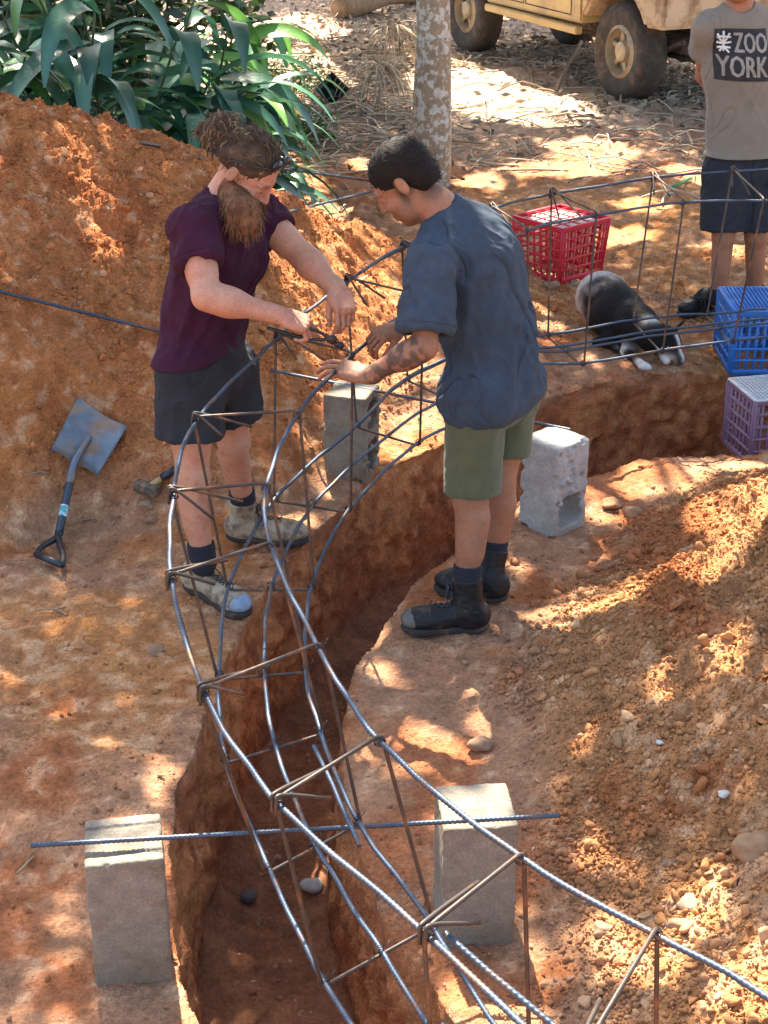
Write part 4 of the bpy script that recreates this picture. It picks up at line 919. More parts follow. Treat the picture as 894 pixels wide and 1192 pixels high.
def hairB():
    f, r, u = FB; F3 = [f, r, u]; at = lambda a, b, c: hcB+(f*a+r*b+u*c)*1.08
    s = Sdf(); s.ell(at(-.014, 0, .037), (.104, .084, .093), F3, .02); s.ell(at(-.055, 0, -.01), (.056, .070, .075), F3, .02)
    hol = Sdf(); hol.ell(at(.11, 0, -.03), (.07, .14, .098), F3, .015); hol.box(at(.03, 0, -.105), (.055, .2, .085), F3, .02, .02); hol.ell(at(-.005, .09, -.015), (.028, .03, .045), F3, .01); hol.ell(at(-.005, -.09, -.015), (.028, .03, .045), F3, .01); hol.box(at(-.06, 0, -.12), (.12, .2, .06), F3, .01, .01)
    s = s.grow(.003); lo, hi = s.bounds(); D = np.maximum(s.field(lo, hi, .004), -hol.field(lo, hi, .004)); V, Q = nets(D, lo, .004); V = relax(V, Q, 1, .4); V = folds(V, Q, .0012, 55, 3, 14, along=f+u*.3)
    o = np_mesh('hair', V, Q, M['hair_short'], None, True, (.016, .012, .010)); adopt(B, o); N = vnormals(V, Q); g = np.random.default_rng(9); ii = g.choice(len(V), 1500); tg = (-f*.9-u*.35)[None]+g.normal(size=(1500, 3))*.25; tg = tg-N[ii]*((tg*N[ii]).sum(1)-.12)[:, None]; cc = np.array([.012, .009, .008])+g.uniform(0, 1, (1500, 1))**3*np.array([.05, .04, .03]); mb = strands(1500, V[ii]-N[ii]*.001, tg, g.uniform(.012, .024, 1500), .0008, .15, np.array([0, 0, -.1]), cc, 6, seg=3); l = mb.build('locks', M['hair'], None, True); adopt(B, l); l.parent = o
hairB()
# ============================================================ the man at the back
f_ = unit([-.25, -.9, -.15]); FC = frame(f_, (0, 0, 1)); 
JC = JJ(hipL=(878, 200, 8.22), hipR=(846, 200, 8.18), waist=(862, 150, 8.20), chest=(862, 75, 8.2), neck0=(860, 14, 8.22), shL=(898, 32, 8.24), shR=(824, 32, 8.16), elR=(819, 88, 8.36), wrR=(856, 128, 8.42), elL=(903, 90, 8.40), wrL=(868, 132, 8.44),
        knL=(880, 275, 8.16), knR=(842, 275, 8.12), anL=(878, 350, 8.24), anR=(836, 352, 8.14))
hcC = JC['neck0']+np.array([-.02, -.04, .20]); JC['pelvis'] = (JC['hipL']+JC['hipR'])/2+[0, 0, .03]; JC['neck1'] = JC['neck0']*.4+(hcC-FC[2]*.08-FC[0]*.02)*.6
JC['toeR'] = P(795, 362, .04); JC['toeL'] = P(868, 390, .04); fwC = unit([-.12, -1, 0])
def colC(V):
    C = np.tile(np.array([.36, .165, .095]), (len(V), 1)); n = fbm(V[:, 0], V[:, 1], V[:, 2], f=15, o=3, seed=440); return mix3(C, np.broadcast_to(np.array([.28, .115, .065]), C.shape), np.clip(.3+.5*n, 0, .7))
handsC = [(JC['wrR'], np.array([.9, .1, -.4]), np.array([0, 1., .2]), 1, flat_, dict(thumb=(.6, .2))), (JC['wrL'], np.array([-.9, .1, -.5]), np.array([0, 1., .2]), -1, flat_, dict(thumb=(.6, .2)))]
C_, sC, bC = person('man in a taupe printed t-shirt and dark shorts standing behind the blue crate', JC, fwC, hcC, FC, handsC, None, None, colC)
eyes(C_, hcC, FC)
oC, VC, QC, _ = tshirt(C_, JC, fwC, dict(L=.45, R=.45), (PY(862, 179, 8.2), np.array([0, 0, -1])), 'fabric_taupe', (.03, .066), 1.05, .022, flare=.02, seed=31, slr=.09, amp=.008)
shorts(C_, JC, fwC, dict(L=.90, R=.90), (PY(862, 172, 8.2), np.array([0, 0, 1])), 'fabric_dark', r=(.122, .118), seed=38)
feet(C_, JC, 'R', (828, 366), (793, 370), 'leather_black', 'rubber', .07, .03, (.04, .04, .045)); feet(C_, JC, 'L', (886, 366), (866, 392), 'leather_black', 'rubber', .07, .03, (.04, .04, .045))
def hairC():
    f, r, u = FC; F3 = [f, r, u]; at = lambda a, b, c: hcC+(f*a+r*b+u*c)*1.08
    s = Sdf(); s.ell(at(-.014, 0, .037), (.104, .084, .093), F3, .02); hol = Sdf(); hol.ell(at(.11, 0, -.04), (.07, .14, .1), F3, .015); hol.box(at(0, 0, -.11), (.2, .2, .085), F3, .02, .02)
    s = s.grow(.007); lo, hi = s.bounds(); D = np.maximum(s.field(lo, hi, .005), -hol.field(lo, hi, .005)); V, Q = nets(D, lo, .005); V = folds(V, Q, .004, 70, 3, 14, along=f); adopt(C_, np_mesh('hair', V, Q, M['hair'], None, True, (.05, .035, .02)))
hairC()
# print on the shirt: a dark square with the lettering
def shirt_print():
    bvh = BVHTree.FromPolygons([tuple(v) for v in VC], [tuple(int(i) for i in q) for q in QC]); tl, tr, bl = (825, 30), (889, 30), (825, 88)
    def onto(u, v, lift):       # u 0..1 across, v 0..1 down
        q = PY(lerp(826, 888, u)+v*1.0, lerp(29, 88, v)+u*1.5, 8.2); h = bvh.ray_cast(Vector((q[0], 7.2, q[2])), Vector((0, 1, 0)))
        y = h[0][1] if h[0] is not None else 8.05
        return np.array([q[0], y-lift, q[2]])
    n = 30; V = np.array([onto(i/n, j/n, .004) for j in range(n+1) for i in range(n+1)]); i = np.arange(n)[:, None]*(n+1)+np.arange(n)[None]
    F = np.stack([i, i+n+1, i+n+2, i+1], -1).reshape(-1, 4); pr = np_mesh('printed_square', V, F, mat('print_black', (.022, .022, .025), .85), None, True, (1, 1, 1)); adopt(C_, pr); pr.parent = oC
    lt = mat('print_taupe', (.30, .27, .23), .9); wt = mat('print_white', (.72, .72, .70), .9)
    def word(txt, u0, v0, u1, v1):
        cu = bpy.data.curves.new('t', 'FONT'); cu.body = txt; cu.resolution_u = 2; ob = bpy.data.objects.new('t', cu); COL.objects.link(ob); dg = bpy.context.evaluated_depsgraph_get(); me = bpy.data.meshes.new_from_object(ob.evaluated_get(dg))
        bm = bmesh.new(); bm.from_mesh(me); bmesh.ops.triangulate(bm, faces=bm.faces)
        bmesh.ops.subdivide_edges(bm, edges=[e for e in bm.edges if e.calc_length() > .1], cuts=2, use_grid_fill=False); bmesh.ops.triangulate(bm, faces=bm.faces)
        P_ = np.array([v.co[:] for v in bm.verts]); F_ = np.array([[v.index for v in f.verts] for f in bm.faces]); bm.free(); bpy.data.objects.remove(ob)
        a, b = P_.min(0), P_.max(0); uu = (P_[:, 0]-a[0])/(b[0]-a[0]); vv = 1-(P_[:, 1]-a[1])/(b[1]-a[1])
        V = np.array([onto(u0+(u1-u0)*s_, v0+(v1-v0)*t_, .0075) for s_, t_ in zip(uu, vv)]); return V, F_
    for txt, bx in (('ZOO', (.37, .08, .97, .45)), ('YORK', (.05, .52, .97, .92))):
        V, F_ = word(txt, *bx); o = np_mesh('lettering', V, F_, lt, None, False, (1, 1, 1))
        # embolden
        V2 = np.vstack([V, V+[.0035, 0, 0], V+[-.0035, 0, 0], V+[0, -.0004, .002]]); F2 = np.vstack([F_, F_+len(V), F_+2*len(V), F_+3*len(V)]); V2[len(V):2*len(V), 1] -= .0003; V2[2*len(V):3*len(V), 1] -= .0006
        bpy.data.objects.remove(o); o = np_mesh('lettering', V2, F2, lt, None, False, (1, 1, 1)); adopt(C_, o); o.parent = pr
    mb = MB(); k = lambda u, v: onto(u, v, .008)
    for st in ([(.06, .10), (.10, .20), (.18, .28)], [(.30, .09), (.25, .19), (.18, .28)], [(.18, .05), (.18, .30), (.175, .44)], [(.05, .27), (.18, .29), (.32, .26)], [(.07, .38), (.18, .36), (.30, .37)], [(.11, .45), (.18, .37), (.27, .46)], [(.05, .16), (.16, .16), (.32, .17)]):
        pts = [k(*q) for q in st]; mb.tube(crom(pts, 4), np.linspace(.0065, .0050, 9), 6)
    o = mb.build('emblem', wt, None, True); o.data.transform(Matrix.Identity(4)); adopt(C_, o); o.parent = pr
shirt_print()
# ------------------------------------------------------------ concrete blocks
def block(c, a, b, label, cores=True, seed=0, groove=False, sink=.01, lean=(0, 0)):
    """c front corner on the soil (3d), a / b unit directions of the two lower edges"""
    c = np.array([c[0], c[1], c[2]-sink]); z = unit(np.array([lean[0], lean[1], 1.])); a = unit(a-z*(a@z)); b = unit(b-z*(b@z)); Ls = (.19, .19, .39); fr = np.array([a, b, z])
    ctr = c+a*.095+b*.095+z*.195; root = empty('concrete_block', ctr-z*.195, label, 'block', 'concrete blocks carrying the cage')
    s = Sdf(); s.box(ctr, np.array(Ls)/2, fr, .006, .0)
    if cores:
        for q in ((-1, 1) if cores == 1 else (-1,)): s.box(ctr+z*q*.092, (.066, .12, .066), fr, .03, .006, 's')
    if groove:
        for q in (-.055, .055): s.box(ctr+z*.195+b*q, (.12, .0045, .008), fr, .003, .006, 's')
    g = np.random.default_rng(seed)
    if cores:
        for i in range(26): s.ell(ctr-b*.093+a*g.uniform(-.09, .09)+z*g.uniform(-.19, .19), g.uniform(.006, .018, 3), fr, .006, 'u' if g.random() < .45 else 's')
    for i in range(16 if cores else 7):     # chipped arrises
        e = g.choice([-1, 1], 3)*np.array(Ls)/2; k = g.integers(3); e[k] *= g.uniform(-.9, .9); p = ctr+a*e[0]+b*e[1]+z*e[2]; s.ell(p, g.uniform(.006, .024 if cores else .013, 3), fr, .006, 's')
    lo, hi = s.bounds(); h = .0045; V, Q = nets(s.field(lo, hi, h), lo, h); V = relax(V, Q, 1, .3); N = vnormals(V, Q)
    V = V+N*(.0030*fbm(V[:, 0], V[:, 1], V[:, 2], f=45, o=3, seed=seed)+.002*fbm(V[:, 0], V[:, 1], V[:, 2], f=12, o=2, seed=seed+4))[:, None]
    adopt(root, np_mesh('block_body', V, Q, M['concrete_pale' if cores == 2 else 'concrete'], None, False, (1, 1, 1)))
    return root
def dir2(p, q): v = np.asarray(q)-np.asarray(p); v[2] = 0; return unit(v)
def perp(a, back=1): b = np.array([-a[1], a[0], 0.]); return b if b[1]*back > 0 else -b
c = gz(201, 1141); a = dir2(c, gz(118, 1148)); B1 = block(c, a, perp(a), 'concrete block at the lower left carrying the long straight bar', False, 1, True)
c = gz(598, 1098); a = dir2(c, gz(512, 1103)); B4 = block(c, a, perp(a), 'concrete block at the lower right under the straight bar beyond the trench', False, 2)
c = gz(426, 562); a = dir2(c, gz(381, 547)); B2 = block(c, perp(a), a, 'mossy concrete block standing on end between the two men', True, 3); 
c = gz(644, 627); a = dir2(c, gz(597, 606)); B3 = block(c, perp(a), a, 'battered concrete block standing right of the man in blue', 2, 4)
ZB = .405
# ------------------------------------------------------------ reinforcement cage
ST = [((763, 1088), (668, 1250), None, None, .93), ((607, 1000), (497, 1088), None, None, .92), ((442, 863), (325, 935), (501, 1074), (377, 1141), .90), ((372, 755), (238, 807), (416, 955), (311, 1010), .91),
      ((316, 637), (200, 675), (373, 850), (262, 883), .95), ((310, 568), (202, 577), (356, 778), (255, 785), .97), ((346, 483), (229, 490), (363, 682), (267, 682), .98), ((408, 414), (323, 393), (406, 592), (321, 579), .98),
      ((491, 348), (405, 327), (487, 515), (417, 494), .98), ((548, 300), (470, 288), (560, 480), (476, 440), 1.0), ((613, 269), (573, 243), None, None, 1.02), ((693, 250), (643, 226), (679, 423), (639, 390), 1.05), ((795, 236), (761, 207), (771, 408), (738, 372), 1.06), ((888, 234), (853, 200), (853, 397), (824, 365), 1.06)]
BRr, SRr = .0060, .0047
nodes = []
for tr, tl, br, bl, zt in ST:
    TR_, TL_ = P(*tr, zt), P(*tl, zt)
    BR_ = P(*br, ZB+.014) if br else np.array([TR_[0]+.03, TR_[1]-.02, ZB+.014]); BL_ = P(*bl, ZB+.014) if bl else np.array([TL_[0]+.03, TL_[1]-.02, ZB+.014]); nodes.append([TR_, TL_, BR_, BL_])
def ext(l, n=1, k0=.8, k1=.8): 
    l = list(l); return [l[0]+(l[0]-l[1])*k0]+l+[l[-1]+(l[-1]-l[-2])*k1]
cage = empty('rebar_cage', (nodes[6][3][0], nodes[6][3][1], ZB), 'long curved cage of blue grey steel bars tied with rusty stirrups above the trench', 'rebar cage')
TRs, TLs, BRs, BLs = [[n[k] for n in nodes] for k in range(4)]
# bars off the frame carry on round the curve
def lbar(pts, name='long_bar', r=BRr, rib=.20, off=(0, 0, 0), lab=None):
    p = crom(np.array(pts)+np.array(off), 10); mb = MB(); p = resample(p, .05); p = p+.0035*np.stack([vn(p[:, 0]*9+k, p[:, 1]*9, None, 40+k) for k in range(3)], 1); mb.tube(p, r, 8, True, rib, .012); o = mb.build(name, M['steel'], None, True); adopt(cage, o)
    if lab: o['label'] = lab
    return o
mid = [n[2]*.52+n[3]*.48+np.array([0, 0, -.004]) for n in nodes]
lbar(ext(TLs)); lbar(ext(TRs)); lbar(ext(BLs)); lbar(ext(BRs)); lbar(ext(mid))
lap = np.array([.012, .012, .010])
lbar([lerp(TLs[8], TLs[9], .15), TLs[9], TLs[10]], off=lap); lbar([BLs[6]*.4+BLs[7]*.6, BLs[7], BLs[8], BLs[9], BLs[10]], off=lap+[0, .005, 0]); lbar([BLs[2]*.6+BLs[1]*.4, BLs[1], BLs[0], BLs[0]*2-BLs[1]], off=lap)
lbar([mid[2]*.45+mid[1]*.55, mid[1], mid[0], mid[0]*2-mid[1]], off=lap); lbar([mid[10], mid[11], mid[12], mid[13], mid[13]*2-mid[12]], off=lap+[0, .03, 0])
q0, q1 = P(366, 868, ZB+.06), P(420, 985, ZB+.02); lbar([q0, lerp(q0, q1, .5), q1])
q0, q1 = P(503, 1085, .90), P(600, 1168, .86); lbar([q0, lerp(q0, q1, .5), q1, q1*2-q0], off=(.02, 0, 0))
def round_poly(pts, r=.02, n=5):
    out = []; m = len(pts)
    for i in range(m):
        p, a, b = pts[i], pts[i-1], pts[(i+1) % m]; da, db = unit(a-p), unit(b-p)
        for t in np.linspace(0, 1, n): out.append((p+da*r)*(1-t)**2+2*p*t*(1-t)+(p+db*r)*t*t)
    return out+[out[0]]
for i, (TR_, TL_, BR_, BL_) in enumerate(nodes):
    c = (TR_+TL_+BR_+BL_)/4; pts = []
    for p in (TL_, TR_, BR_, BL_): pts.append(p+unit(p-c)*.016)
    mb = MB(); mb.tube(np.array(round_poly(pts)), SRr, 7, False)
    inn = unit(TR_-TL_); al = unit(nodes[min(i+1, 13)][1]-nodes[max(i-1, 0)][1]); s0 = TL_-unit(c-TL_)*.012
    L1, L2 = (.20+.02*math.sin(i*3), .13-.02*math.cos(i*2))
    for L, o_, dn in ((L1, .008, -.5), (L2, -.008, -1.0)):
        t0 = s0+al*o_+np.array([0, 0, .012]); e = t0+unit(inn*1.+np.array([0, 0, dn*(.8 if i > 4 else .45)])-al*.15*(1 if o_ < 0 else -1))*L
        mb.tube(crom([s0-inn*.006-np.array([0, 0, .03])+al*o_, s0-inn*.004+al*o_, t0+inn*.012, e], 5), SRr*.95, 7)
    adopt(cage, mb.build('stirrup', M['rusty'], None, True))
    # wire ties at the four corners
    for p in (TR_, TL_, BR_, BL_, (BR_+BL_)/2):
        mb = MB(); pts = []
        n_ = unit(al+np.array([math.sin(i), math.cos(i), .4])*.5); f1 = unit(np.cross(n_, [0, 0, 1.])); f2 = np.cross(n_, f1); t = np.linspace(0, 6*np.pi, 34); l = p+np.cos(t)[:, None]*f1*.0125+np.sin(t)[:, None]*f2*.0125+n_*((t/18.8-.5)*.012)[:, None]
        mb.tube(np.vstack([l, l[-1]+[.006, -.003, .008], l[-1]+[.012, .004, .018]]), .0011, 4); adopt(cage, mb.build('wire_tie', M['tie'], None, True))
def rod(a, b, r, label, group='loose reinforcing bars', mt='steel', pts=None):
    root = tag(None, None) if False else None; mb = MB(); p = np.array([a, b]) if pts is None else np.array(pts); mb.tube(p if pts is None else crom(p, 8), r, 8, True, .2, .012)
    o = mb.build('steel_bar', M[mt], None, True); c = Vector(p.mean(0)); o.data.transform(Matrix.Translation(-c)); o.location = c; tag(o, label, 'steel bar', group)
zb = ZB-.0075+.001
z1 = .39-.01+.0075
rod(P(36, 984, z1), P(652, 949, z1+.003), .0062, 'long straight bar laid across the two front concrete blocks')
rod(P(316, 431, z1), P(664, 500, z1), .0062, 'straight bar laid across the two rear concrete blocks behind the man in blue')
def on(px, py, l=.0): q = gz(px, py); return q+[0, 0, l]
def lying(px1, px2, r, label, lift=.012, n=7):
    a, b = on(*px1), on(*px2); t = np.linspace(0, 1, 40)[:, None]; l = a*(1-t)+b*t; d = h_base(l[:, 0], l[:, 1])-l[:, 2]; k = max(0, np.percentile(d, 93)); rod(a+[0, 0, lift+k], b+[0, 0, lift+k], r, label)
lying((-25, 344), (250, 410), .0075, 'bar lying across the left heap and passing behind the bearded man')
lying((165, 184), (430, 222), .0075, 'upper bar sticking out of the left heap behind the heads')
lying((232, 188), (436, 214), .007, 'thin bar lying just above its neighbour behind the two heads')
lying((338, 263), (432, 234), .007, 'short bar rising to the right between the two heads')
# ------------------------------------------------------------ spade and club hammer
def spade():
    root = empty('spade', on(90, 560), 'blue grey square mouth spade with a black D handle lying on the left slope', 'spade')
    L_ = .02; c = [on(92, 474, L_+.015), on(149, 509, L_+.015), on(114, 566, L_+.005), on(60, 536, L_+.005)]
    n = 14; V = []; up = unit(np.cross(c[1]-c[0], c[3]-c[0])); up = up if up[2] > 0 else -up
    for j in range(n+1):
        for i in range(n+1):
            u, v = i/n, j/n; w = 1-.0*v; p = lerp(lerp(c[0], c[1], u), lerp(c[3], c[2], u), v); sh = (abs(2*u-1)**3)
            p = p+up*(.022*(2*u-1)**2+.012*v*v+(.03*sst(.86, 1., np.array(v)))*(1-abs(2*u-1)**6)) ; V.append(p)
    V = np.array(V); i = np.arange(n)[:, None]*(n+1)+np.arange(n)[None]; F = np.stack([i, i+1, i+n+2, i+n+1], -1).reshape(-1, 4); V2 = V-up*.003
    r_ = [(j, j+1) for j in range(n)]+[(n+(n+1)*k, n+(n+1)*(k+1)) for k in range(n)]+[((n+1)*n+j+1, (n+1)*n+j) for j in range(n)]+[((n+1)*(k+1), (n+1)*k) for k in range(n)]
    F3 = np.array([[a, b, b+len(V), a+len(V)] for a, b in r_])
    bl = np_mesh('blade', np.vstack([V, V2]), np.vstack([F, F[:, ::-1]+len(V), F3]), M['spade'], None, True, (1, 1, 1)); adopt(root, bl)
    m0 = lerp(lerp(c[0], c[1], .5), lerp(c[3], c[2], .5), .45)+up*.012; m1 = lerp(c[3], c[2], .5)+up*.03; e = on(70, 632, .05); 
    mb = MB(); mb.tube(crom([m0, lerp(m0, m1, .6)+up*.008, m1, lerp(m1, e, .3)], 6), np.linspace(.010, .019, 19), 10); adopt(root, mb.build('socket', M['spade'], None, True))
    mb = MB(); mb.tube(crom([lerp(m1, e, .2), lerp(m1, e, .6), e], 6), .0165, 10); sh = mb.build('shaft', M['spade_shaft'], None, True); adopt(root, sh)
    a, b = lerp(m1, e, .62), lerp(m1, e, .78); mb = MB(); mb.tube([a, b], .0176, 12, False); o = mb.build('sticker', mat('sticker_teal', (.05, .35, .38), .5, var=.3, vscale=60, col2=(.6, .7, .7), c2scale=60), None, True); adopt(root, o); o.parent = sh
    g0, g1 = on(43, 657, .045), on(74, 670, .045); mb = MB(); mb.tube([g0, g1], .014, 10); k = e+unit(e-m1)*.02
    for g_ in (g0, g1): mb.tube(crom([e-unit(e-m1)*.02, k, lerp(k, g_, .6)+unit(g_-(g0+g1)/2)*.012, g_], 6), np.linspace(.016, .0105, 19), 8)
    adopt(root, mb.build('grip', M['black_worn'], None, True))
M['spade'] = mat('spade_steel', (.13, .17, .21), .42, .35, var=.3, vscale=20, col2=(.25, .16, .10), c2scale=7, c2lo=.46, c2hi=.60, bump=.001, bscale=120)
M['spade_shaft'] = mat('spade_shaft', (.035, .05, .07), .4, .2, var=.3, vscale=30, col2=(.16, .1, .07), c2scale=26, c2lo=.6, c2hi=.75)
M['black_worn'] = mat('worn_black', (.02, .024, .032), .4, var=.3, vscale=40, col2=(.16, .1, .07), c2scale=30, c2lo=.6, c2hi=.75)
spade()
def hammer():
    root = empty('club_hammer', on(175, 578), 'short club hammer with a dark grip lying by the bearded man', 'hammer'); a, b = on(159, 571, .026), on(184, 580, .026); d = unit(b-a)
    s = Sdf(); s.box((a+b)/2, (.052, .022, .022), frame(d, (0, 0, 1)), .006, .0); lo, hi = s.bounds(); V, Q = nets(s.field(lo, hi, .003), lo, .003); V = folds(V, Q, .001, 60, 1, 3); adopt(root, np_mesh('hammer_head', V, Q, M['hammer'], None, True, (1, 1, 1)))
    m, e = (a+b)/2, on(205, 553, .03); mb = MB(); mb.tube([m, lerp(m, e, .6)], .0135, 10); adopt(root, mb.build('handle', mat('ash_wood', (.42, .28, .12), .6, var=.3, vscale=40), None, True)); mb = MB(); mb.tube([lerp(m, e, .5), e], .0165, 10); adopt(root, mb.build('grip', M['black_worn'], None, True))
M['hammer'] = mat('hammer_steel', (.10, .085, .07), .6, .4, var=.3, vscale=60, col2=(.24, .15, .09), c2scale=30)
hammer()
# ------------------------------------------------------------ crates
def crate(c, a, b, w, d, h, mt, label, taper=.93, nx=7, nz=5, tn=14, panel=None, rimm=None, group=None, top=True):
    """c corner point (bottom, front), a/b lower edge directions"""
    z = np.array([0, 0, 1.]); ctr = c+a*w/2+b*d/2; root = empty('milk_crate', ctr, label, 'crate', group); mb = MB(); t = .009
    def pt(u, v, k, sc=1.):   # u,v -1..1 ; k 0..1
        s_ = taper+(1-taper)*k; return ctr+a*u*w/2*s_*sc+b*v*d/2*s_*sc+z*h*k
    def bar(p, q, wd, th, nrm):
        e = q-p; L = np.linalg.norm(e); x = unit(e); n = unit(nrm-x*(nrm@x)); y = np.cross(n, x); mb.box((p+q)/2, (L, wd, th), np.array([x, y, n]).T, .002)
    for (f, ax_, nn) in (((lambda s_, k: pt(s_, -1, k)), a, -b), ((lambda s_, k: pt(s_, 1, k)), a, b), ((lambda s_, k: pt(-1, s_, k)), b, -a), ((lambda s_, k: pt(1, s_, k)), b, a)):
        for i in range(nx+1):
            s_ = -1+2*i/nx; bar(f(s_, .02), f(s_, .98), .014 if 0 < i < nx else .026, t*(1+.1*(i % 2)), nn)
        for j in range(nz+1):
            k = .035+.93*j/nz; bar(f(-.99, k), f(.99, k), .013 if 0 < j < nz else .030, t+.0035, nn)
        for i in range(nx):          # infill making the closed lower cells
            if i in (0, nx-1) : 
                s_ = -1+2*(i+.5)/nx; bar(f(s_, .05), f(s_, .95), .012, t*.7, nn)
    body = mb.build('crate_sides', M[mt], None, False); adopt(root, body)
    mb = MB(); n = tn
    for i in range(n+1):
        s_ = -1+2*i/n; wd = .006 if 0 < i < n else .02
        bar(pt(s_, -1, 1), pt(s_, 1, 1), wd, .008, z); bar(pt(-1, s_, 1)+z*.001, pt(1, s_, 1)+z*.001, wd, .009, z)
    if top: adopt(root, mb.build('crate_grid', M[rimm or mt], None, False))
    if panel:
        mb = MB(); mb.box(pt(0, 0, .955), (w*.86, d*.86, .006), np.array([a, b, z]).T, .002); adopt(root, mb.build('insert_sheet', M[panel], None, False))
    return root
M['red_pl'] = mat('red_plastic', (.60, .025, .045), .45, var=.15, vscale=8, col2=(.4, .13, .09), c2scale=7, c2lo=.58, c2hi=.8, bump=.0005)
M['blue_pl'] = mat('blue_plastic', (.02, .16, .48), .45, var=.15, vscale=8, col2=(.12, .15, .22), c2scale=7, c2lo=.58, c2hi=.8)
M['slate_pl'] = mat('mauve_plastic', (.30, .19, .28), .5, var=.15, vscale=8, col2=(.22, .15, .13), c2scale=7, c2lo=.5, c2hi=.8)
M['pale_pl'] = mat('pale_plastic', (.62, .60, .58), .5, var=.1, vscale=8); M['card'] = mat('cardboard_white', (.70, .66, .58), .8, var=.1)
def crate_px(top_c, top_a, top_b, zt, h, mt, label, taper, panel=None, rimm=None, wmin=.28, wmax=.40, group=None):
    c, pa, pb = P(*top_c, zt), P(*top_a, zt), P(*top_b, zt); a = dir2(c, pa); b = perp(a) if np.dot(perp(a), pb-c) > 0 else -perp(a); w = np.clip(np.linalg.norm(pa-c), wmin, wmax); d = np.clip(abs(np.dot(pb-c, b)), wmin, wmax)
    c = c.copy(); c[2] = zt-h; return crate(c, a, b, w, d, h, mt, label, taper, panel=panel, rimm=rimm, group=group, tn=5 if panel else 14)
zr = hz(1.05, 8.7)
crate_px((655, 267), (590, 249), (691, 245), zr+.34, .33, 'red_pl', 'red milk crate standing on the far bank behind the cage', .88, panel='card')
crate_px((856, 363), (833, 327), (905, 360), .34, .33, 'blue_pl', 'bright blue milk crate in front of the standing man', .97)
crate_px((880, 467), (849, 441), (925, 455), .06, .34, 'slate_pl', 'dull mauve crate with a pale grid top at the trench edge', .97, rimm='pale_pl')
crate_px((880, 467), (849, 441), (925, 455), .06-.345, .33, 'slate_pl', 'lower mauve crate down in the trench under the pale topped one', .97)
def bottle():
    a, b = on(783, 222, .03), on(805, 211, .03); root = empty('green_handle', a, 'small green handled knife lying on the soil beyond the cage', 'knife'); mb = MB(); mb.tube([a, b], .010, 8); adopt(root, mb.build('handle', mat('green_pl', (.01, .30, .10), .4), None, True)); mb = MB(); d = unit(b-a); mb.box(a-d*.06, (.11, .018, .002), frame(d, (0, 0, 1)) and np.array([d, np.cross([0, 0, 1.], d), [0, 0, 1.]]).T, .0008); adopt(root, mb.build('blade', M['steel'], None, False)); root.name = 'knife'
bottle()
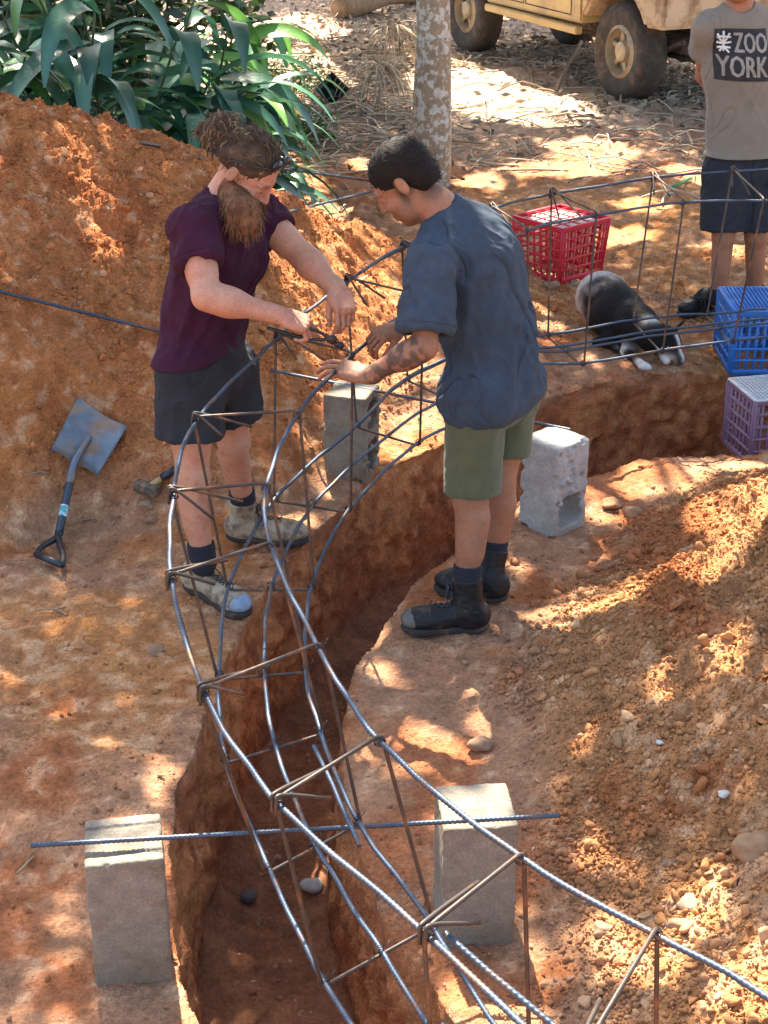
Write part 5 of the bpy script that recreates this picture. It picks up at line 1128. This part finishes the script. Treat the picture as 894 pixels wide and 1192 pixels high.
# ------------------------------------------------------------ dog asleep
def dog():
    G = lambda px, py, z: P(px, py, z+hz(*P(px, py, z)[:2]))
    rump, lo_, chest, neck, head, muz = G(701, 349, .135), G(721, 362, .13), G(741, 380, .115), G(760, 392, .12), G(776, 396, .115), G(789, 415, .06)
    base = lo_.copy(); base[2] = hz(*base[:2]); root = empty('dog', base, 'black and white dog asleep on the far bank edge with its chin down', 'dog')
    s = Sdf(); ax = unit(chest-rump); F = frame(ax, (0, 0, 1))
    s.ell(rump+F[2]*.005, (.150, .130, .135), F, .05); s.ell(lo_, (.15, .11, .115), F, .07); s.cap(rump+F[2]*.012, chest+F[2]*.005, .122, .108, .07); s.cap(chest+F[2]*.015, neck, .088, .066, .05); s.cap(neck, head, .074, .060, .04)
    hf = unit(muz-head); HF = frame(hf, (0, 0, 1)); s.ell(head, (.078, .064, .062), HF, .03); s.cap(head+hf*.04, muz+hf*.012, .046, .029, .02); s.ell(muz+hf*.035, (.018, .019, .016), HF, .008)
    s.ell(head+hf*.04+HF[2]*.028, (.03, .034, .02), HF, .02)
    for q in (-1, 1):
        eb = head+HF[1]*q*.042+HF[2]*.035-hf*.02; s.cap(eb, eb+HF[2]*.070+HF[1]*q*.045-hf*.015, .026, .007, .008, ax=hf, ratio=.42)
    sh = chest+F[0]*.03-np.array([0, 0, .04])
    p1, p2, p3 = G(733, 402, .06), G(728, 409, .035), G(748, 425, .026); s.cap(sh, p1, .055, .036, .03); s.cap(p1, p2, .034, .026, .02); s.cap(p2, p3, .025, .021, .015); s.ell(p3+[.008, -.01, -.004], (.034, .024, .019), None, .01)
    for k in range(3): s.cap(p3+[.012+.01*k, -.018+.006*k, -.004], p3+[.022+.01*k, -.034+.008*k, -.010], .0085, .007, .003)
    q1, q2 = G(769, 408, .05), G(776, 420, .025); s.cap(chest+F[0]*.06-F[1]*.0, q1, .045, .030, .02); s.cap(q1, q2, .027, .021, .01); 
    h1, h2, h3 = G(697, 372, .10), G(712, 392, .05), G(694, 398, .03); s.ell(G(706, 368, .12), (.10, .075, .095), F, .04); s.cap(h1, h2, .062, .036, .03); s.cap(h2, h3, .03, .022, .015); s.cap(h3, G(718, 404, .02), .022, .02, .01)
    lo, hi = s.bounds(); V, Q = nets(s.field(lo, hi, .005), lo, .005); V = relax(V, Q, 1, .4); V[:, 2] = np.maximum(V[:, 2], h_base(V[:, 0], V[:, 1])-.01)
    N = vnormals(V, Q); V = V+N*(.002*fbm(V[:, 0], V[:, 1], V[:, 2], f=60, o=2, seed=3))[:, None]
    blk = np.array([.010, .009, .009]); wh = np.array([.62, .58, .52]); gr = np.array([.20, .17, .15]); nz_ = fbm(V[:, 0], V[:, 1], V[:, 2], f=14, o=3, seed=50); n4 = fbm(V[:, 0], V[:, 1], V[:, 2], f=70, o=2, seed=51)
    t = (V-rump)@F[0]; C = np.tile(blk, (len(V), 1)); C = mix3(C, np.broadcast_to(gr, C.shape), sst(.13, .02, t+.10*nz_)); C = mix3(C, np.broadcast_to(wh*.85, C.shape), sst(.06, -.02, t+.10*nz_)*(.75+.3*n4).clip(0, 1))
    w = near_c(V, p3, .05)+near_c(V, p2, .035)+near_c(V, q2, .04); C = mix3(C, np.broadcast_to(wh, C.shape), np.clip(w*1.8+.6*n4*w, 0, 1))
    hl = V-head; st = np.exp(-((hl@HF[1])/.011)**2)*(hl@HF[2] > .0)*(np.linalg.norm(hl, axis=1) < .15)*(hl@HF[0] > .0); C = mix3(C, np.broadcast_to(wh, C.shape), np.clip(st*1.4, 0, 1)); C = mix3(C, np.broadcast_to(wh, C.shape), np.clip(1.6*near_c(V, neck+F[2]*.06-F[0]*.03, .035), 0, 1)); C = mix3(C, np.broadcast_to(wh*.8, C.shape), np.clip(1.4*near_c(V, chest+F[0]*.07-[0, 0, .07], .04), 0, 1))
    C = mix3(C, np.broadcast_to(np.array([.01, .01, .01]), C.shape), near_c(V, muz+hf*.045, .02).clip(0, 1))
    adopt(root, np_mesh('body', V, Q, M['fur'], None, True, C))
M['fur'] = mat('fur', None, .75, attr=True, var=.25, vscale=60, bump=.003, bscale=110, spec=.15)
dog()
# ------------------------------------------------------------ truck
M['paint'] = mat('mustard_paint', (.62, .44, .16), .42, var=.12, vscale=3, col2=(.46, .30, .16), c2scale=3.5, c2lo=.42, c2hi=.66, bump=.0006, bscale=40)
M['tray'] = mat('tan_tray', (.56, .40, .24), .6, var=.15, vscale=3, col2=(.28, .16, .08), c2scale=4); M['rim'] = mat('dusty_rim', (.46, .36, .23), .6, .2, var=.3, vscale=12); M['glass'] = mat('dark_glass', (.03, .04, .045), .1); M['under'] = mat('underbody', (.03, .026, .022), .8, var=.4, vscale=8, col2=(.14, .09, .055), c2scale=9)
M['tyre'] = mat('tyre', (.045, .038, .032), .85, var=.3, vscale=8, col2=(.13, .085, .055), c2scale=10, c2lo=.48, c2hi=.7, bump=.002, bscale=60)
def truck():
    wr = P(718, 119, 0); wf = P(541, 62, 0); ax = unit((wf-wr)*[1, 1, 0]); zz = np.array([0, 0, 1.]); sd_ = np.array([-ax[1], ax[0], 0]); sd_ = sd_ if sd_@np.array([-.88, -.47, 0]) > 0 else -sd_
    g = hz(*wr[:2]); wb = np.linalg.norm((wf-wr)[:2]); R_ = .43; root = empty('pickup_truck', (wr[0], wr[1], g), 'mustard yellow four wheel drive pickup parked at the top right', 'truck')
    A = lambda u, v, w: np.array([wr[0], wr[1], g])+ax*u-sd_*v+zz*w      # u along towards the left wheel, v inwards from the near side, w up
    Fm = np.array([ax, -sd_, zz]).T
    for (u, v) in ((0, 0), (wb, 0), (0, 1.45), (wb, 1.45)):
        o_ = -1 if v == 0 else 1; n = 64; prof = [(.0, .20), (-.015*0, .22), (.02, .27), (.035, .34), (.03, .39), (.0, .425), (-.10, .432), (-.22, .425), (-.25, .38), (-.26, .30), (-.25, .21)]
        V = []; 
        for k in range(n*2):
            a = k/(n*2)*2*np.pi
            for j, (x, r) in enumerate(prof):
                r2 = r+(.010 if (r > .40 and (k // 2+(j % 2)) % 2) else 0); V.append(A(u, v+o_*x, R_-.005)+(ax*math.cos(a)+zz*math.sin(a))*r2)
        m = len(prof); k = np.arange(n*2)[:, None]; j = np.arange(m-1)[None]; F = np.stack([k*m+j, ((k+1) % (2*n))*m+j, ((k+1) % (2*n))*m+j+1, k*m+j+1], -1).reshape(-1, 4)
        w_ = empty('wheel', A(u, v, R_), None, None); w_.parent = root; w_.location = Vector(A(u, v, R_))-Vector(root.location)
        ty = np_mesh('tyre', np.array(V)-A(u, v, R_), F, M['tyre'], w_, True, (1, 1, 1)); mb = MB(); C0 = A(u, v, R_)-A(u, v, R_)
        def ring(r0, x0, r1, x1, nn=48): 
            a = np.arange(nn)/nn*2*np.pi; P0 = (ax*np.cos(a)[:, None]+zz*np.sin(a)[:, None]); V = np.vstack([P0*r0-sd_*x0*o_, P0*r1-sd_*x1*o_]); i = np.arange(nn); mb.add(V, np.stack([i, (i+1) % nn, nn+(i+1) % nn, nn+i], 1))
        ring(.235, .005, .205, .03); ring(.205, .03, .195, -.09); ring(.195, -.09, .10, -.05); ring(.10, -.05, .085, .0); ring(.085, 0, .055, .012); ring(.055, .012, .001, .014)
        for k in range(6):
            a = k*np.pi/3+.3; e = ax*math.cos(a)+zz*math.sin(a); t_ = -ax*math.sin(a)+zz*math.cos(a); mb.box(C0+e*.142-sd_*(-.045)*o_, (.115, .05, .03), np.array([e, t_, np.cross(e, t_)]).T, .01)
        mb.build('rim', M['rim'], w_, True)
    def panel(poly, v0, v1, name, mt, par=root, bev=.02):    # side outline extruded across the truck
        n = len(poly); V = np.array([A(u, v0, w) for u, w in poly]+[A(u, v1, w) for u, w in poly]); bm = bmesh.new(); vs = [bm.verts.new(v) for v in V]; bm.faces.new(vs[:n]); bm.faces.new(vs[n:][::-1])
        for i in range(n): bm.faces.new([vs[i], vs[n+i], vs[n+(i+1) % n], vs[(i+1) % n]])
        bmesh.ops.recalc_face_normals(bm, faces=bm.faces); bmesh.ops.bevel(bm, geom=[e for e in bm.edges if len(e.link_faces) == 2 and e.calc_face_angle(0) > .7], offset=bev, segments=2, affect='EDGES', clamp_overlap=True)
        bmesh.ops.triangulate(bm, faces=[f for f in bm.faces if len(f.verts) > 4])
        me = bpy.data.meshes.new(name); bm.to_mesh(me); bm.free(); me.materials.append(M[mt]); o = bpy.data.objects.new(name, me); link(o); adopt(root, o)
        if par is not root: o.parent = par
        return o
    arch = lambda u0, r, a0, a1, n=10: [(u0+r*math.cos(t), .43+r*math.sin(t)) for t in np.linspace(R(a0), R(a1), n)]
    cab = [(.60, .60)]+[(wb-.62, .58)]+arch(wb, .56, 164, 16)+[(wb+.62, .60), (wb+.78, .62), (wb+.80, 1.05), (wb-.45, 1.18), (wb-.85, 1.72), (.95, 1.76), (.62, 1.2)]
    body = panel(cab, -.06, 1.50, 'cab_body', 'paint'); tray = panel([(-.78, .72)]+arch(0, .56, 150, 30)[::1]+[(.54, .66), (.57, 1.12), (-.80, 1.12)], -.10, 1.54, 'tray', 'tray', bev=.03)
    sill = panel([(.62, .50), (wb-.6, .50), (wb-.6, .57), (.62, .57)], -.10, -.02, 'side_step', 'paint', bev=.01)
    for u0, u1 in ((.95, 1.62), (1.70, wb-.62)): o = panel([(u0, 1.24), (u1, 1.24), (min(u1, wb-.85), 1.62), (u0+.04, 1.64)], -.075, -.058, 'window', 'glass', bev=.004); o.parent = body
    for u0, u1 in ((.78, 1.64), (1.68, wb-.60)):
        mb = MB(); mb.tube([A(u0, -.062, 1.18), A(u0, -.062, .66), A(u1, -.062, .66), A(u1, -.062, 1.18)], .006, 4, False); o = mb.build('door_seam', M['under'], None, False); adopt(root, o); o.parent = body
        mb = MB(); mb.box(A(u0+.12, -.075, 1.10), (.13, .02, .025), Fm, .006); o = mb.build('door_handle', M['black'], None, False); adopt(root, o); o.parent = body
    mb = MB(); mb.box(A(wb/2, .72, .50), (wb+1.2, .8, .10), Fm, .02); mb.tube([A(0, .1, R_), A(0, 1.4, R_)], .05, 10); mb.tube([A(wb, .1, R_), A(wb, 1.4, R_)], .05, 10); mb.tube(crom([A(-.7, .4, .42), A(.2, .5, .38), A(1.2, .6, .36), A(2.2, .5, .40)], 6), .03, 8)
    mb.box(A(0, .72, R_), (.28, .26, .26), Fm, .08)
    for q in (.25, 1.2): mb.tube(crom([A(-.62, q, .58), A(0, q, .38), A(.62, q, .56)], 6), .028, 6)
    adopt(root, mb.build('chassis', M['under'], None, False))
    for q in (.15, 1.3): o = panel([(wb+.79, .78), (wb+.81, .78), (wb+.81, .92), (wb+.79, .92)], q-.1, q+.1, 'headlight', 'pale_pl', bev=.004)
truck()
# ------------------------------------------------------------ broad leaved plants
def blade(mb, base, d, L, wid, droop, col, seg=9, fold=.25, twist=0.):
    p = np.array(base, float); d = unit(d); side = unit(np.cross(d, [0, 0, 1.])+1e-6)
    side = unit(side*math.cos(twist)+np.cross(d, side)*math.sin(twist)); V = []
    for i in range(seg+1):
        t = i/seg; w = wid*(math.sin(math.pi*min(1, t**.75*.94+.04)))**.85*(1-.15*t)+.002; up = unit(np.cross(side, d))
        V += [p-side*w+up*w*fold, p, p+side*w+up*w*fold]; d = unit(d+np.array([0, 0, -droop])*(.4+t)); p = p+d*L/seg; side = unit(side-d*(side@d))
    Q = []
    for i in range(seg): k = i*3; Q += [[k, k+1, k+4, k+3], [k+1, k+2, k+5, k+4]]
    cc = np.tile(col, (len(V), 1)); cc[1::3] *= 1.5; mb.add(V, np.array(Q), cc)
M['bigleaf'] = mat('broad_leaf', None, .33, attr=True, var=.18, vscale=6, trans=.22, spec=.6, bump=.002, bscale=40)
M['stalk'] = mat('stalk', (.05, .075, .025), .6, var=.2)
def clump(x, y, n, hgt, Lr, wr_, label, cols, seed, spread=1., group='broad leaved plants behind the heap', lean=(0, 0)):
    g = np.random.default_rng(seed); z0 = hz(x, y); root = empty('leafy_plant', (x, y, z0), label, 'plant', group); lf, st = MB(), MB()
    for i in range(n):
        a = g.uniform(0, 6.283); r_ = g.uniform(.02, .35)*spread; b = np.array([x+r_*math.cos(a), y+r_*math.sin(a), z0-.02]); hh = hgt*g.uniform(.45, 1.05); tip = b+np.array([math.cos(a)*hh*.35*spread+lean[0]*hh, math.sin(a)*hh*.35*spread+lean[1]*hh, hh]); l = crom([b, (b+tip)/2+np.array([0, 0, .08]), tip], 6); st.tube(l, np.linspace(.014, .007, len(l)), 5)
        m = g.integers(7, 11)
        for k in range(m):
            t = .35+.65*k/(m-1); p = l[min(len(l)-1, int(t*(len(l)-1)))]; a2 = a+g.uniform(-1.9, 1.9); d = np.array([math.cos(a2), math.sin(a2), g.uniform(.1, 1.2)]); c = cols[g.choice(len(cols), p=[.45, .33, .16, .06])]*g.uniform(.7, 1.25)
            blade(lf, p, d, g.uniform(*Lr), g.uniform(*wr_), g.uniform(.16, .42), c, twist=g.uniform(-.6, .6))
    adopt(root, st.build('stems', M['stalk'], None, True)); V = np.vstack(lf.V); Q = np.vstack(lf.F[4]); adopt(root, np_mesh('foliage', V, Q, M['bigleaf'], None, True, np.vstack(lf.C)))
GC = [np.array([.030, .100, .068]), np.array([.048, .150, .085]), np.array([.10, .24, .055]), np.array([.26, .24, .08])]
for i, (x, y, n, hgt, lab) in enumerate(((-2.55, 9.0, 11, 1.75, 'tall broad leaved plant cut by the left edge'), (-2.0, 9.3, 11, 1.75, 'broad leaved plant second from the left edge behind the heap'), (-1.75, 10.1, 11, 1.9, 'tall broad leaved plant rising at the back above the others'), (-1.6, 9.3, 12, 1.6, 'dense broad leaved plant in the middle behind the heap'), (-1.42, 10.2, 12, 1.75, 'broad leaved plant above the bearded man with drooping blades'), (-1.2, 9.7, 9, 1.1, 'lower broad leaved plant directly behind the bearded man'), (-2.9, 10.5, 10, 2.0, 'dark broad leaved plant at the far left back'))):
    clump(x, y, n, hgt, (.55, .95), (.050, .082), lab, GC, 50+i)
clump(-1.55, 10.9, 12, 1.1, (.5, .85), (.022, .036), 'bright green strap leaved plant arching to the right over the litter', [GC[1], GC[2], GC[3], GC[2]], 71, 1.2, None, (.12, -.1))
clump(-1.12, 10.3, 10, .45, (.35, .6), (.014, .024), 'low strap leaved plant with yellow green tips at the heap end', [GC[1], GC[2], GC[3], GC[2]], 72, .9, None, (.15, -.2))
def tuft(x, y, label, n, L, col, seed, wd=.004):
    g = np.random.default_rng(seed); z0 = hz(x, y); root = empty('grassy_plant', (x, y, z0), label, 'plant', 'fine leaved plants under the broad leaves'); mb = MB()
    for i in range(n):
        a = g.uniform(0, 6.28); b = np.array([x+g.normal()*.12, y+g.normal()*.08, z0+g.uniform(0, .9)]); blade(mb, b, (math.cos(a), math.sin(a), g.uniform(.2, 1.4)), g.uniform(.4, 1.)*L, wd, g.uniform(.2, .6), col*g.uniform(.6, 1.4), 5)
    V = np.vstack(mb.V); adopt(root, np_mesh('foliage', V, np.vstack(mb.F[4]), M['bigleaf'], None, True, np.vstack(mb.C)))
tuft(-2.0, 8.75, 'fine feathery plant under the broad leaves at far left', 420, .26, np.array([.06, .10, .055]), 5, .005); tuft(-1.65, 8.7, 'fine feathery plant between the broad leaves and the heap crest', 260, .24, np.array([.05, .09, .05]), 6, .005)
def bush(x, y, w, h, label, seed, n=900, group='low green shrubs', ls=(.03, .06), dark=1.):
    z0 = hz(x, y); root = empty('shrub', (x, y, z0), label, 'shrub', group); u = rng.normal(size=(n, 3)); u /= np.linalg.norm(u, axis=1)[:, None]; u[:, 2] = abs(u[:, 2]); r_ = rng.uniform(0, 1, n)**.4; c = np.array([x, y, z0])+u*r_[:, None]*np.array([w, w, h])*(1+.35*vn(u[:, 0]*3+seed, u[:, 1]*3, u[:, 2]*3, 5))[:, None]
    t = rng.uniform(0, 1, (n, 1)); cols = (np.array([.03, .08, .025])*(1-t)+np.array([.09, .19, .04])*t)*dark; V, Q, C = leaf_cards(c, rng.uniform(*ls, n), cols); adopt(root, np_mesh('foliage', V, Q, M['bigleaf'], None, False, C)); mb = MB()
    for i in range(8): a = i*.8; mb.tube(crom([(x, y, z0-.02), (x+.3*w*math.cos(a), y+.3*w*math.sin(a), z0+.4*h), (x+.8*w*math.cos(a), y+.8*w*math.sin(a), z0+.8*h)], 4), .006, 4)
    adopt(root, mb.build('stems', M['stalk'], None, True))
q = P(352, 160, 0); bush(q[0], q[1], .35, .28, 'low bright green weed right of the broad leaved plants', 1)
q = P(325, 118, 0); bush(q[0], q[1]+.4, .5, .35, 'low weed growing in front of the dark pot', 2, 1200)
for i, (x, y, w, h) in enumerate(((-3.6, 12.2, 1.3, 2.4), (-2.2, 12.6, 1.2, 2.3), (-4.4, 15.5, 1.8, 2.8))): bush(x, y, w, h, ['tall dark shrub behind the plants at far left', 'tall dark shrub behind the middle of the plants', 'big dark shrub farthest back on the left'][i], 10+i, 5200, 'dark shrubs behind the plants', (.10, .18), .45)
# pots, log, litter
def pot(px, py, s_, label, square=True, z=0.):
    c = on(px, py); root = empty('plant_pot', c, label, 'pot', 'black nursery pots'); mb = MB(); n = 4 if square else 24; rows = []; ti = .0
    for k, (r_, zz) in enumerate(((.62, 0), (.80, .9), (.86, .9), (.86, 1.), (.78, 1.), (.58, .06), (.0, .06))):
        a = (np.arange(n)+.5)/n*2*np.pi+.5; rows.append(np.stack([np.cos(a)*r_*s_, np.sin(a)*r_*s_, np.full(n, zz*s_*1.35)], 1))
    V = np.vstack(rows); F = []
    for k in range(len(rows)-1):
        i = np.arange(n); F.append(np.stack([k*n+i, k*n+(i+1) % n, (k+1)*n+(i+1) % n, (k+1)*n+i], 1))
    T = np.array(Matrix.Rotation(R(72 if square else 0), 3, 'X')@Matrix.Rotation(.3, 3, 'Z')) if square else np.eye(3); V = V@T.T; V[:, 2] -= V[:, 2].min()
    mb.add(V+c, np.vstack(F)); 
    if square:
        for j in range(1, 6):
            for q_ in range(4):
                t0, t1 = rows[0][q_], rows[0][(q_+1) % 4]; u0, u1 = rows[1][q_], rows[1][(q_+1) % 4]; a, b = lerp(t0, t1, j/6), lerp(u0, u1, j/6); off = np.array([0, 0, -((np.vstack(rows)@T.T)[:, 2].min())]); mb.tube([T@a+off+c, T@b+off+c], .004, 4)
    adopt(root, mb.build('pot_body', M['pot'], None, False))
M['pot'] = mat('pot_plastic', (.02, .02, .022), .4, var=.3, vscale=20)
pot(388, 122, .18, 'small square black pot tipped over beside the brush pile'); pot(288, 112, .19, 'round black pot half hidden behind the plants', False)
M['deadwood'] = mat('dead_wood', (.30, .20, .12), .9, var=.35, vscale=14, bump=.006, bscale=40, stretch=(1, 1, 1))
def log(a, b, r_, label):
    root_pts = crom([a, (a+b)/2+[0, 0, .03], b], 10); mb = MB(); rr = r_*(1+.15*np.sin(np.linspace(0, 9, len(root_pts)))); mb.tube(root_pts, rr, 14); o = mb.build('log', M['deadwood'], None, True); cc = Vector(((a+b)/2)); o.data.transform(Matrix.Translation(-cc)); o.location = cc; tag(o, label, 'log', 'fallen logs and branches')
log(on(395, 22, .12), on(500, 0, .12), .13, 'thick pale fallen log at the top behind the slim tree'); log(on(640, 20, .03), on(700, 60, .05), .025, 'thin branch lying under the truck'); log(on(648, 108, .03), on(676, 62, .12), .018, 'forked stick leaning under the truck beside its wheel')
def litter():
    """dry fronds, sticks and dead leaves spread behind the dig"""
    g = np.random.default_rng(5); mb = MB()
    def spot(n, cx, cy, sx, sy): return np.stack([cx+g.normal(size=n)*sx, cy+g.normal(size=n)*sy], 1)
    xy = np.vstack([spot(330, -.4, 15.0, .6, 1.6), spot(450, 2.2, 15.8, 1.2, 1.0), spot(200, .9, 15., 1.3, 1.3), spot(220, -.3, 13.2, .5, .7), spot(200, 2.6, 12.8, 1.0, .8), spot(200, .6, 17.5, 1.5, 1.5)]); bare = lambda q: q[(((q[:, 0]-1.0)/1.0)**2+((q[:, 1]-15.0)/1.3)**2 > 1) | (g.uniform(0, 1, len(q)) < .10)]; xy = bare(xy); z = h_base(xy[:, 0], xy[:, 1])
    for i in range(len(xy)):
        a = g.uniform(0, 6.28); L = g.uniform(.12, .55); el = g.uniform(-.05, .3); d = np.array([math.cos(a), math.sin(a), el]); p = np.array([*xy[i], z[i]+.015]); c = np.array([.40, .32, .23])*g.uniform(.45, 1.5); mb.tube(crom([p, p+d*L*.5+g.normal(size=3)*.02, p+d*L+[0, 0, -el*L*.8]], 2), g.uniform(.003, .009), 4, False, col=c)
    V = np.vstack(mb.V); Q = np.vstack(mb.F[4]); C = np.vstack(mb.C)
    xy = np.vstack([spot(1500, -.4, 14.8, .7, 1.8), spot(3300, 2.4, 15.4, 1.3, 1.1), spot(2500, .6, 18.5, 2.5, 2)]); xy = bare(xy); n = len(xy); z = h_base(xy[:, 0], xy[:, 1])+g.uniform(.005, .05, n); cols = np.array([.32, .25, .18])*g.uniform(.35, 1.7, (n, 1)); V2, Q2, C2 = leaf_cards(np.column_stack([xy, z]), g.uniform(.03, .13, n), cols)
    o = np_mesh('dead_leaf_litter', np.vstack([V, V2]), np.vstack([Q, Q2+len(V)]), M['litter'], None, False, np.vstack([C, C2])); tag(o, 'dry sticks and dead leaves covering the soil around the truck', 'leaf litter', kind='stuff')
M['litter'] = mat('litter', None, .9, attr=True, var=.2); litter()
def fronds(px, py, label, seed):
    g = np.random.default_rng(seed); c = on(px, py); root = empty('dry_frond', c, label, 'dry frond', 'dry palm fronds'); mb = MB()
    for i in range(55):
        a = g.uniform(-2.9, -.2); b = c+[0, 0, .38]+g.normal(size=3)*.03; blade(mb, b, (math.cos(a), math.sin(a)*.5, g.uniform(-.3, .6)), g.uniform(.3, .6), .006, g.uniform(.4, .9), np.array([.34, .27, .18])*g.uniform(.5, 1.3), 6)
    adopt(root, np_mesh('leaflets', np.vstack(mb.V), np.vstack(mb.F[4]), M['litter'], None, True, np.vstack(mb.C)))
fronds(440, 128, 'heap of dry hanging palm leaflets just left of the slim tree', 3); fronds(455, 75, 'second heap of dry palm leaflets behind the slim tree', 4)
# roots and twigs scattered on the near soil
for px, py, a, L, lab in ((42, 556, .3, .10, 'pale root lying left of the spade'), (110, 655, .9, .10, 'twig lying below the spade grip'), (60, 715, -.3, .13, 'thin twig on the bank left of the boots'), (95, 610, .5, .12, 'root piece right of the spade shaft'), (30, 1010, 1.2, .08, 'grass stem at the lower left edge')):
    p = on(px, py, .008); mb = MB(); d = np.array([math.cos(a), math.sin(a), 0]); mb.tube(crom([p-d*L/2, p+[.01, .012, .006], p+d*L/2], 5), [.004]*11, 5); mb.tube(crom([p, p+d*L*.2+[0, .03, .004], p+d*L*.3+[.01, .05, 0]], 3), .0025, 4); o = mb.build('twig', M['deadwood'], None, True); cc = Vector(p); o.data.transform(Matrix.Translation(-cc)); o.location = cc; tag(o, lab, 'twig', 'twigs and roots on the soil')
